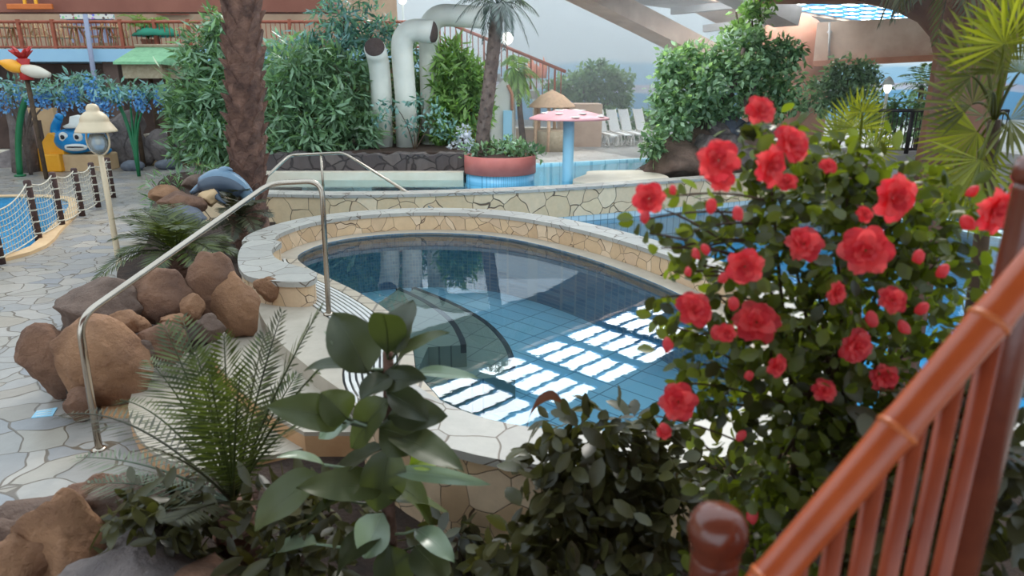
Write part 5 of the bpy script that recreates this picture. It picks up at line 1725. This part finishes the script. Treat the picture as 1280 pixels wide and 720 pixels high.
def blade(mb, base, tip, width, sag=.1, roll=0.0, tone=.5, n=9, fold=.18):
    """single broad leaf with a sunken midrib, curling towards the tip"""
    base, tip = V(base), V(tip)
    ax_ = tip - base
    ln = ax_.length
    t = ax_ / ln
    view = (V((0, 0, H)) - base).normalized()
    up_ = (view * .55 + V((0, 0, .8))).normalized()
    side = t.cross(up_).normalized()
    nr = side.cross(t).normalized()
    Rm = Matrix.Rotation(roll, 3, t)
    side, nr = Rm @ side, Rm @ nr
    vs, fs = [], []
    for i in range(n + 1):
        q = i / n
        w = width * .5 * (math.sin(PI * min(1, q ** .8 * .97 + .03)) ** .75) if i < n else 0.0
        if i == 0:
            w = width * .04
        c = base + ax_ * q + nr * sag * ln * math.sin(PI * q) - nr * .0
        wav = .05 * width * math.sin(q * 9 + roll * 5)
        for k, s_ in enumerate((-1, -.5, 0, .5, 1)):
            vs.append(c + side * w * s_ + nr * (abs(s_) * fold * w * 1.3 + (wav if abs(s_) == 1 else 0)))
    for i in range(n):
        for k in range(4):
            a = i * 5 + k
            fs.append((a, a + 1, a + 6, a + 5))
    mb.add(vs, fs, tone=tone)
    mb.tube([base + ax_ * q / 8 + nr * (sag * ln * math.sin(PI * q / 8) - .001) for q in range(9)], [.004 * (1 - q / 10) for q in range(9)], 5, tone=min(1, tone + .4))
    return mb


by_ = 2.55
bl = thing('broad_leaf_plant', 'tall broad-leaved plant on a thick stem between the cycad and the pool rim', 'plant', Q(488, 735, by_ + .05))
bl.location.z = .08
st_ = [V((Q(490, 730, by_).x, by_, .08)), Q(486, 640, by_), Q(486, 540, by_), Q(485, 440, by_)]
MB().tube(smooth_line(st_, 4), [.032] * 4 + [.028] * 5 + [.022] * 4, 8).build('stem', M['bark'], bl)
LV = [(459, 466, 416, 391, 56, 0), (484, 443, 477, 390, 40, 0), (494, 442, 517, 375, 46, 0), (494, 455, 562, 416, 26, 0), (519, 466, 599, 474, 18, 1), (436, 456, 405, 414, 16, 1), (450, 459, 380, 464, 18, 0), (475, 478, 534, 474, 34, 0),
      (428, 528, 332, 508, 40, 0), (434, 524, 400, 490, 42, 0), (442, 527, 398, 548, 34, 1), (475, 534, 538, 556, 54, 0), (484, 490, 536, 526, 34, 0), (403, 596, 318, 664, 56, 0), (405, 581, 345, 572, 16, 1), (426, 624, 364, 672, 40, 0),
      (478, 642, 456, 698, 44, 1), (488, 588, 614, 606, 18, 1), (519, 662, 568, 704, 30, 1), (512, 582, 553, 574, 30, 2), (396, 680, 336, 700, 32, 1), (519, 683, 560, 730, 44, 0), (480, 620, 560, 640, 46, 0), (480, 560, 410, 640, 46, 0),
      (486, 600, 540, 660, 40, 0), (486, 660, 420, 720, 46, 0), (484, 500, 440, 560, 44, 0), (486, 520, 560, 520, 36, 0), (486, 470, 450, 500, 30, 0), (486, 680, 500, 740, 46, 0), (486, 560, 470, 640, 50, 0), (486, 540, 580, 590, 40, 0), (480, 610, 370, 610, 40, 0)]
for i, (u0, v0, u1, v1, w, kind) in enumerate(LV):
    rr = random.Random(i)
    y0 = by_ - .04
    y1 = by_ + rr.uniform(-.22, .12)
    s_ = 2.85 / F
    m = MB()
    b_, t_ = Q(u0, v0, y0), Q(u1, v1, y1)
    blade(m, b_, t_, w * s_ * 1.15, rr.uniform(.04, .14), rr.uniform(-.5, .5), rr.random())
    sx = Q(486, v0 + 6, by_)
    if (sx - b_).length > .03:
        m.tube([sx, b_.lerp(sx, .4) + V((0, 0, -.01)), b_], .006, 5, tone=.4)
    m.build('leaf', (M['l_big'], M['l_bigpale'], M['l_biglime'])[kind], bl)

# dark shrub
sy2 = 2.65
sbase = V((Q(735, 735, sy2).x, sy2, .08))
sh = thing('dark_shrub', 'dark leafy shrub with one withered curling leaf before the pool rim', 'shrub', sbase)
bls = [B(u, v, y, a, b, d) for u, v, y, a, b, d in [(740, 545, 2.65, 66, 42, .16), (700, 585, 2.6, 56, 36, .16), (800, 590, 2.65, 60, 60, .18), (760, 640, 2.55, 90, 60, .2), (690, 650, 2.5, 40, 44, .15), (840, 660, 2.5, 70, 60, .2),
                                                    (730, 700, 2.4, 120, 40, .2), (820, 540, 2.7, 40, 30, .12), (640, 712, 2.4, 40, 24, .15)]]
blob_leaves(MB(), bls, 1150, .105, .055, LEAFO, .45, .25, .8).build('foliage', M['l_shrub'], sh)
m = MB()
for u, v in [(740, 540), (700, 570), (800, 580), (770, 640), (820, 540), (680, 620), (850, 640)]:
    m.tube(bez(sbase, Q(730, 640, sy2), Q(u, v, sy2), 7), [.016, .015, .013, .012, .01, .009, .007, .004], 6)
m.build('stems', M['twig'], sh)
m = MB()
cur = [Q(704, 504, 2.6), Q(690, 494, 2.58), Q(672, 502, 2.56), Q(662, 520, 2.55), Q(659, 534, 2.55)]
for a_ in (-1, 1):
    pass
cu = smooth_line(cur, 3)
vs, fs = [], []
for i, p in enumerate(cu):
    w = .028 * math.sin(PI * (i + .4) / len(cu))
    vs += [p + V((.3, .2, 1)).normalized() * w, p + V((0, -.006, 0)), p - V((.3, .2, 1)).normalized() * w]
for i in range(len(cu) - 1):
    fs += [(i * 3, i * 3 + 1, i * 3 + 4, i * 3 + 3), (i * 3 + 1, i * 3 + 2, i * 3 + 5, i * 3 + 4)]
m.add(vs, fs)
m.build('withered_leaf', M['l_dead'], sh)
# low filler plants in the bed
for i, (u, v, y, lab) in enumerate([(560, 690, 2.9, 'low shaded plant between the broad-leaved plant and the dark shrub'), (900, 600, 2.9, 'shaded leafy plant against the pool rim behind the newel post')]):
    b_ = V((Q(u, v + 40, y).x, y, .08))
    plant('bed_plant', lab, 'plant', b_, [B(u, v, y, 46, 34, .15), B(u + 30, v + 20, y, 40, 30, .15)], 150, .12, .05, M['l_shrub'], stem_to(b_, [(u, v), (u + 30, v + 10)], y), LEAFO, sr=.012)

# ------------------------------------------------------------------ red-flowered camellia
cyy = 2.25
cb = V((Q(1020, 735, 2.3).x, 2.35, .08))
cam_b = thing('camellia_bush', 'tall camellia bush covered in red double flowers beside the bamboo railing', 'bush', cb)
cbl = [B(u, v, y, a, b, d) for u, v, y, a, b, d in
       [(980, 250, 2.4, 90, 60, .18), (1060, 230, 2.5, 80, 50, .18), (1130, 260, 2.5, 90, 50, .2), (930, 310, 2.3, 80, 50, .18), (1020, 330, 2.3, 90, 60, .2), (1110, 340, 2.4, 90, 60, .2), (960, 400, 2.25, 90, 60, .2), (1060, 430, 2.3, 90, 60, .2),
        (1150, 420, 2.4, 70, 60, .2), (900, 440, 2.25, 60, 40, .15), (970, 500, 2.2, 90, 60, .2), (1070, 530, 2.25, 90, 70, .2), (960, 600, 2.2, 80, 70, .2), (1050, 640, 2.2, 90, 70, .2), (1130, 600, 2.2, 70, 80, .2), (880, 500, 2.3, 40, 30, .12),
        (1180, 320, 2.4, 50, 60, .15), (960, 180, 2.4, 50, 30, .12), (930, 690, 2.2, 70, 50, .18), (1040, 200, 2.5, 50, 36, .12), (1010, 460, 2.45, 80, 90, .12), (1080, 580, 2.5, 90, 80, .12), (990, 580, 2.5, 70, 80, .1)]]
m = MB()
blob_leaves(m, cbl, 4600, .058, .040, LEAFO, .3, .15, .9)
# separate sprigs on the pool side
spr = [(812, 292, 4), (800, 276, 3), (846, 245, 3), (830, 262, 3), (842, 340, 4), (862, 330, 4), (826, 372, 5), (850, 392, 5), (818, 402, 3), (838, 424, 3), (870, 420, 4), (858, 456, 4), (866, 290, 4), (880, 345, 5), (900, 372, 5), (838, 480, 3), (820, 520, 2), (866, 545, 3),
       (880, 250, 3), (870, 312, 3), (826, 310, 2), (846, 310, 3)]
for u, v, k in spr:
    c = Q(u, v, cyy)
    P = np.array([c + V((random.uniform(-.02, .02), random.uniform(-.02, .02), random.uniform(-.02, .02))) for _ in range(k)])
    leaves(m, P, RNG.normal(size=(k, 3)) + np.array([0, 0, -.3]), RNG.normal(size=(k, 3)) + np.array([0, -1.2, .8]), .06, .042, LEAFO)
m.build('foliage', M['l_camellia'], cam_b)
m = MB()
rr = random.Random(5)
trunk_top = Q(1000, 560, 2.35)
for k in range(5):
    tt = V((Q(985 + k * 22, 520, 2.35).x, 2.3 + .03 * k, Q(990, 470 + 10 * k, 2.35).z))
    m.tube(smooth_line([V((cb.x + (k - 2) * .05, cb.y, .08)), V((cb.x + (k - 2) * .05, cb.y, .6)), tt], 4), .016, 7)
for (c, r), in [(q,) for q in cbl]:
    b0_ = V((Q(1000 + rr.uniform(-30, 70), 500, 2.35).x, 2.35, Q(1000, 500, 2.35).z))
    m.tube(bez(b0_, (b0_ + c) / 2 + V((0, 0, -.05)), c, 6), [.010, .009, .008, .007, .006, .005, .003], 5)
for u, v, k in spr:
    b0_ = Q(rr.uniform(920, 960), v + rr.uniform(-10, 60), 2.3)
    m.tube(bez(b0_, (b0_ + Q(u, v, cyy)) / 2 + V((0, 0, .03)), Q(u, v, cyy), 6), [.004] * 6 + [.002], 4)
m.build('stems', M['twig'], cam_b)


def flower_proto():
    m = MB()
    rr = random.Random(9)
    for ring, (cnt, r0, ln, tilt) in enumerate([(6, .006, .046, .25), (6, .006, .038, .6), (5, .004, .028, .95), (4, .002, .02, 1.25)]):
        for k in range(cnt):
            a = 2 * PI * (k + .5 * ring) / cnt + rr.uniform(-.2, .2)
            d = V((math.cos(a), math.sin(a), 0))
            s_ = V((-d.y, d.x, 0))
            tl = tilt + rr.uniform(-.2, .2)
            dd = d * math.cos(tl) + V((0, 0, 1)) * math.sin(tl)
            nn = s_.cross(dd) * -1
            w = ln * rr.uniform(.9, 1.15)
            vs, fs = [], []
            for i in range(6):
                q = i / 5
                ww = w * .5 * (math.sin(PI * min(1, .12 + q * .72)) ** .8)
                for j, sx in enumerate((-1, -.5, 0, .5, 1)):
                    ruf = .10 * ln * math.sin(j * 2.6 + k + ring) * q
                    vs.append(d * r0 + dd * ln * q + s_ * ww * sx + nn * (-.25 * ln * q * q + .12 * ln * abs(sx)) + nn * ruf - dd * (.08 * ln * abs(sx) * q))
            for i in range(5):
                for j in range(4):
                    a_ = i * 5 + j
                    fs.append((a_, a_ + 1, a_ + 6, a_ + 5))
            m.add(vs, fs, tone=rr.random())
    return m


fl_list = [(950, 138, 18), (988, 180, 23), (962, 208, 24), (898, 200, 25), (900, 222, 18), (811, 248, 20), (1117, 248, 26), (1241, 264, 24), (1005, 305, 22), (1082, 313, 28), (931, 333, 22), (867, 387, 23), (946, 403, 27), (848, 502, 23),
           (971, 457, 14), (1070, 432, 20), (1105, 472, 16), (1045, 366, 14), (1115, 375, 16), (830, 540, 9), (1080, 268, 10), (1035, 208, 10), (984, 228, 12), (1290, 230, 20), (1030, 488, 14), (908, 416, 12)]
bud_list = [(889, 258, 9), (922, 268, 9), (806, 272, 8), (841, 238, 6), (904, 348, 8), (835, 432, 9), (917, 380, 9), (895, 416, 9), (870, 318, 7), (1148, 322, 8), (1178, 340, 8), (1152, 386, 8), (831, 536, 8), (926, 545, 7), (940, 645, 9), (1210, 280, 9), (1090, 400, 9), (1055, 440, 8),
            (882, 312, 7), (1040, 370, 8), (1130, 410, 8), (860, 340, 6), (936, 470, 7), (1215, 240, 7)]
fp_ = flower_proto()
fp_.v = [tuple(V(p) + V(cam_b.location)) for p in fp_.v]
fm = fp_.build('flower', M['petal'], cam_b)
bud = MB()
bud.rock((0, 0, 0), (.013, .013, .02), 3, .1, sub=2)
bud.v = [tuple(V(p) + V(cam_b.location)) for p in bud.v]
bm2 = bud.build('bud', M['petaledge'], cam_b)
first_f = first_b = True
for i, (u, v, r) in enumerate(fl_list):
    o = fm if first_f else fm.copy()
    if not first_f:
        COL.objects.link(o)
    first_f = False
    p = Q(u, v, cyy - .22 + .05 * math.sin(i * 1.7))
    o.parent = cam_b
    o.location = p - cam_b.location
    s_ = .92 * r * (p - V((0, 0, H))).length / F / .046
    o.scale = (s_, s_, s_)
    q = (V((random.uniform(-.6, .6), -1, random.uniform(-.1, .9)))).normalized().to_track_quat('Z', 'Y')
    o.rotation_euler = (q.to_matrix() @ Matrix.Rotation(i * 1.3, 3, 'Z')).to_euler()
for i, (u, v, r) in enumerate(bud_list):
    o = bm2 if first_b else bm2.copy()
    if not first_b:
        COL.objects.link(o)
    first_b = False
    p = Q(u, v, cyy - .2)
    o.parent = cam_b
    o.location = p - cam_b.location
    s_ = r * (p - V((0, 0, H))).length / F / .017
    o.scale = (s_, s_, s_)
    o.rotation_euler = (random.uniform(-.6, .6), random.uniform(-.6, .6), i)


# ------------------------------------------------------------------ fan palms behind the camellia
def fan_leaf(base, hub, size, facing, mat, parent, n=30, arc=2.3, seed=0):
    rr = random.Random(seed)
    m = MB()
    m.tube(bez(base, (base + hub) / 2 + V((0, 0, .06)), hub, 6), [.008, .008, .007, .007, .006, .005, .004], 5, tone=.3)
    t = (hub - base).normalized()
    f = V(facing).normalized()
    side = t.cross(f)
    if side.length < .1:
        side = V((1, 0, 0))
    side.normalize()
    nr = side.cross(t).normalized()
    P, Dd, NN, L_ = [], [], [], []
    for k in range(n):
        a = -arc + 2 * arc * k / (n - 1)
        d = t * math.cos(a * .75) + side * math.sin(a * .75) + nr * .12 * (k % 2) - V((0, 0, .12))
        P.append(hub)
        Dd.append(d)
        NN.append(nr + side * rr.uniform(-.3, .3))
        L_.append(size * (1 - .25 * abs(a / arc)) * rr.uniform(.9, 1.05))
    leaves(m, P, Dd, NN, np.array(L_), size * .05, ([(0, 0, 0), (.55, .5, .12), (.8, .3, .04), (1, 0, -.05), (.8, -.3, .04), (.55, -.5, .12), (.55, 0, 0)], [(0, 6, 1), (1, 6, 3, 2), (0, 5, 6), (5, 4, 3, 6)]))
    m.build('fan_leaf', mat, parent)


f1y = 3.3
b1_ = V((Q(1085, 420, f1y).x, f1y, .06))
fp1 = thing('fan_palm', 'yellow-green fan palm rising behind the camellia near the black railing', 'palm', b1_)
h1 = Q(1072, 205, f1y)
MB().tube([b1_, b1_.lerp(h1, .5), h1], [.07, .06, .05], 9).build('trunk', M['bark'], fp1)
for i, (u, v, sz, mt) in enumerate([(1070, 160, .27, 'l_fan'), (1048, 172, .25, 'l_fan'), (1092, 185, .22, 'l_fan'), (1040, 200, .24, 'l_fan'), (1060, 196, .22, 'l_fandark'), (1086, 212, .20, 'l_fandark'), (1078, 140, .2, 'l_fan')]):
    fan_leaf(h1, Q(u, v, f1y + .12 * math.sin(i * 2)), sz * .72, (random.uniform(-.4, .4), -1, .5), M[mt], fp1, seed=i)
f2y = 3.0
b2_ = V((Q(1245, 420, f2y).x, f2y, .06))
fp2 = thing('fan_palm', 'tall fan palm with sunlit blades behind the bamboo railing post', 'palm', b2_)
h2_ = Q(1243, 150, f2y)
MB().tube([b2_, b2_.lerp(h2_, .5), h2_], [.05, .04, .025], 9).build('trunk', M['twig'], fp2)
for i, (u, v, sz, mt) in enumerate([(1215, 95, .27, 'l_fandark'), (1228, 70, .27, 'l_fandark'), (1255, 55, .30, 'l_fan'), (1216, 130, .27, 'l_fandark'), (1222, 165, .28, 'l_fan'), (1226, 200, .30, 'l_fan'), (1205, 212, .27, 'l_fan'), (1262, 150, .30, 'l_fandark'), (1275, 90, .32, 'l_fandark'), (1230, 145, .26, 'l_fandark'),
                                    (1215, 230, .26, 'l_fan'), (1270, 40, .3, 'l_fan'), (1280, 200, .3, 'l_fandark'), (1240, 115, .2, 'l_fandark')]):
    fan_leaf(h2_, Q(u, v, f2y + .14 * math.sin(i * 2.3)), sz, (random.uniform(-.4, .4), -1, .5), M[mt], fp2, seed=30 + i)
# dark dry skirt hanging by the column
f3y = 4.6
h3 = Q(1205, -12, f3y)
b3_ = V((h3.x + .15, f3y + .2, .06))
fp3 = thing('shaggy_palm', 'dark shaggy palm crown hanging before the dark column', 'palm', b3_)
MB().tube([b3_, V((h3.x + .1, f3y + .1, 1.5)), h3 + V((0, 0, .5))], [.12, .1, .1], 9).build('trunk', M['bark'], fp3)
for i in range(14):
    a = i * 2.399
    d = V((math.cos(a), math.sin(a), 0))
    m = MB()
    frond(m, bez(h3 + V((0, 0, .45)), h3 + d * .35 + V((0, 0, .45)), h3 + d * .45 + V((0, 0, -.05 - .1 * (i % 3))), 8), .26, .02, 20, .008, fall=1.2)
    m.build('frond', M['l_cycad2'], fp3)

M['baluster'] = pm('dark_bamboo', srgb(164, 76, 44), srgb(134, 58, 36), 3.5, .35, .04)
# ------------------------------------------------------------------ bamboo railing
ra, rb = D(966, 720, 1.335), D(1278, 352, 1.30)
dirr = (rb - ra).normalized()
A0, B0 = ra - dirr * .55, rb + dirr * .5
rail = thing('bamboo_railing', 'orange-brown varnished bamboo stair railing sloping up past the camellia', 'railing', V((ra.x, ra.y, .06)))
m = MB()
pts = [A0.lerp(B0, i / 60) for i in range(61)]
rad = []
jt = [.06, .30, .515, .665, .86]
for i in range(61):
    t = i / 60
    k = min(abs(t - j) for j in jt)
    rad.append(.0355 + .003 * max(0, 1 - k / .018))
m.tube(pts, rad, 24)
m.build('handrail', M['railwood'], rail)
for j in jt:
    c = A0.lerp(B0, j)
    MB().tube([c - dirr * .006, c - dirr * .002, c + dirr * .003, c + dirr * .007], [.0385, .0405, .0405, .0385], 24).build('bamboo_node', M['railjoint'], rail)
for u, v in [(1000, 700), (1048, 655), (1094, 600), (1142, 545), (1186, 492), (1232, 430)]:
    p = D(u, v, 1.34)
    # on the rail axis at the same x
    t = (p.x - A0.x) / (B0.x - A0.x)
    c = A0.lerp(B0, t)
    MB().tube([V((c.x, c.y, .06)), V((c.x, c.y, 1.0)), V((c.x, c.y, c.z))], .0185, 12).build('baluster', M['baluster'], rail)
c = A0.lerp(B0, .86)
pp = D(1336, 232, 1.36)
post = thing('newel_post', 'upper newel post of the bamboo railing, dark red-brown with a domed cap', 'post', V((pp.x, pp.y + .07, .06)))
q = V((pp.x, pp.y + .07, 0))
MB().lathe([(.05, .06), (.05, pp.z - .02), (.047, pp.z)], q, 20).build('shaft', M['newel'], post)
MB().lathe([(.047, pp.z - .01), (.056, pp.z + .0), (.058, pp.z + .02), (.05, pp.z + .045), (.03, pp.z + .06), (0, pp.z + .066)], q, 20).build('cap', M['newel'], post)
pp = D(897, 664, 1.5)
post = thing('newel_post', 'lower newel post with a glossy ball cap before the dark shrub', 'post', V((pp.x, pp.y, .06)))
q = V((pp.x, pp.y, 0))
zc = pp.z
MB().lathe([(.055, .06), (.053, zc - .07), (.05, zc - .06)], q, 24).build('shaft', M['newel'], post)
MB().lathe([(.05, zc - .065), (.056, zc - .055), (.05, zc - .045), (.062, zc - .025), (.066, zc), (.062, zc + .025), (.05, zc + .044), (.03, zc + .057), (0, zc + .062)], q, 24).build('ball_cap', M['newel'], post)

b_ = V((Q(1190, 690, 2.0).x, 2.0, .08))
plant('bed_plant', 'deeply shaded leafy plant behind the bamboo balusters', 'plant', b_, [B(u, v, 2.0, 70, 60, .2) for u, v in [(1120, 660), (1200, 620), (1260, 540), (1230, 690), (1160, 560)]], 520, .11, .06, M['l_shrub'],
      stem_to(b_, [(1120, 640), (1200, 600), (1250, 540)], 2.0), LEAFO, sr=.014)

for k, (pts_, y_, lab) in enumerate([([(350, 640), (390, 690), (420, 640), (330, 700)], 2.7, 'low dark leafy plant between the cycad trunk and the broad-leaved stem'),
                                     ([(180, 660), (240, 690), (215, 640)], 2.85, 'low dark leafy plant under the cycad beside the long grey rock')]):
    b_ = V((Q(pts_[0][0], 725, y_).x, y_, .08))
    plant('bed_plant', lab, 'plant', b_, [B(u, v, y_, 44, 32, .16) for u, v in pts_], 330, .12, .045, M['l_shrub'], stem_to(b_, pts_, y_), LEAFO, sr=.012)
# ------------------------------------------------------------------ light
world = bpy.data.worlds.new('daylight')
scene.world = world
world.use_nodes = True
bg = world.node_tree.nodes['Background']
bg.inputs['Color'].default_value = (0.74, 0.89, 1.0, 1)
bg.inputs['Strength'].default_value = 1.75
hz_m, hz_nt, hz_out = nodes('hall_haze')
hz_v = N(hz_nt, 'VolumeScatter', Density=0.03, Anisotropy=0.25)
hz_v.inputs['Color'].default_value = (0.93, 0.97, 1.0, 1)
hz_nt.links.new(hz_v.outputs['Volume'], hz_out.inputs['Volume'])
hz = MB().box((3.95, 26.6, 3.9), (10.7, 20.2, 6.8)).build('haze', hz_m)
tag(hz, 'pale sunlit haze in front of the painted seaside wall', 'haze', kind='stuff')
sd = bpy.data.lights.new('sun', 'SUN')
sd.energy = 1.9
sd.angle = math.radians(14)
sd.color = (1.0, 0.95, 0.88)
so = bpy.data.objects.new('sun', sd)
COL.objects.link(so)
so.location = (4, 18, 14)
so.rotation_euler = V((0.22, 0.72, 0.66)).to_track_quat('Z', 'Y').to_euler()

scene.view_settings.view_transform = 'Standard'
scene.view_settings.look = 'None'
scene.view_settings.exposure = 0.1
scene.view_settings.gamma = 1.0
scene.view_settings.use_curve_mapping = False
scene.cycles.use_denoising = True
scene.cycles.max_bounces = 8
scene.cycles.diffuse_bounces = 3
scene.cycles.glossy_bounces = 3
scene.cycles.transmission_bounces = 4
scene.cycles.transparent_max_bounces = 10
scene.cycles.volume_bounces = 0
scene.cycles.sample_clamp_indirect = 4
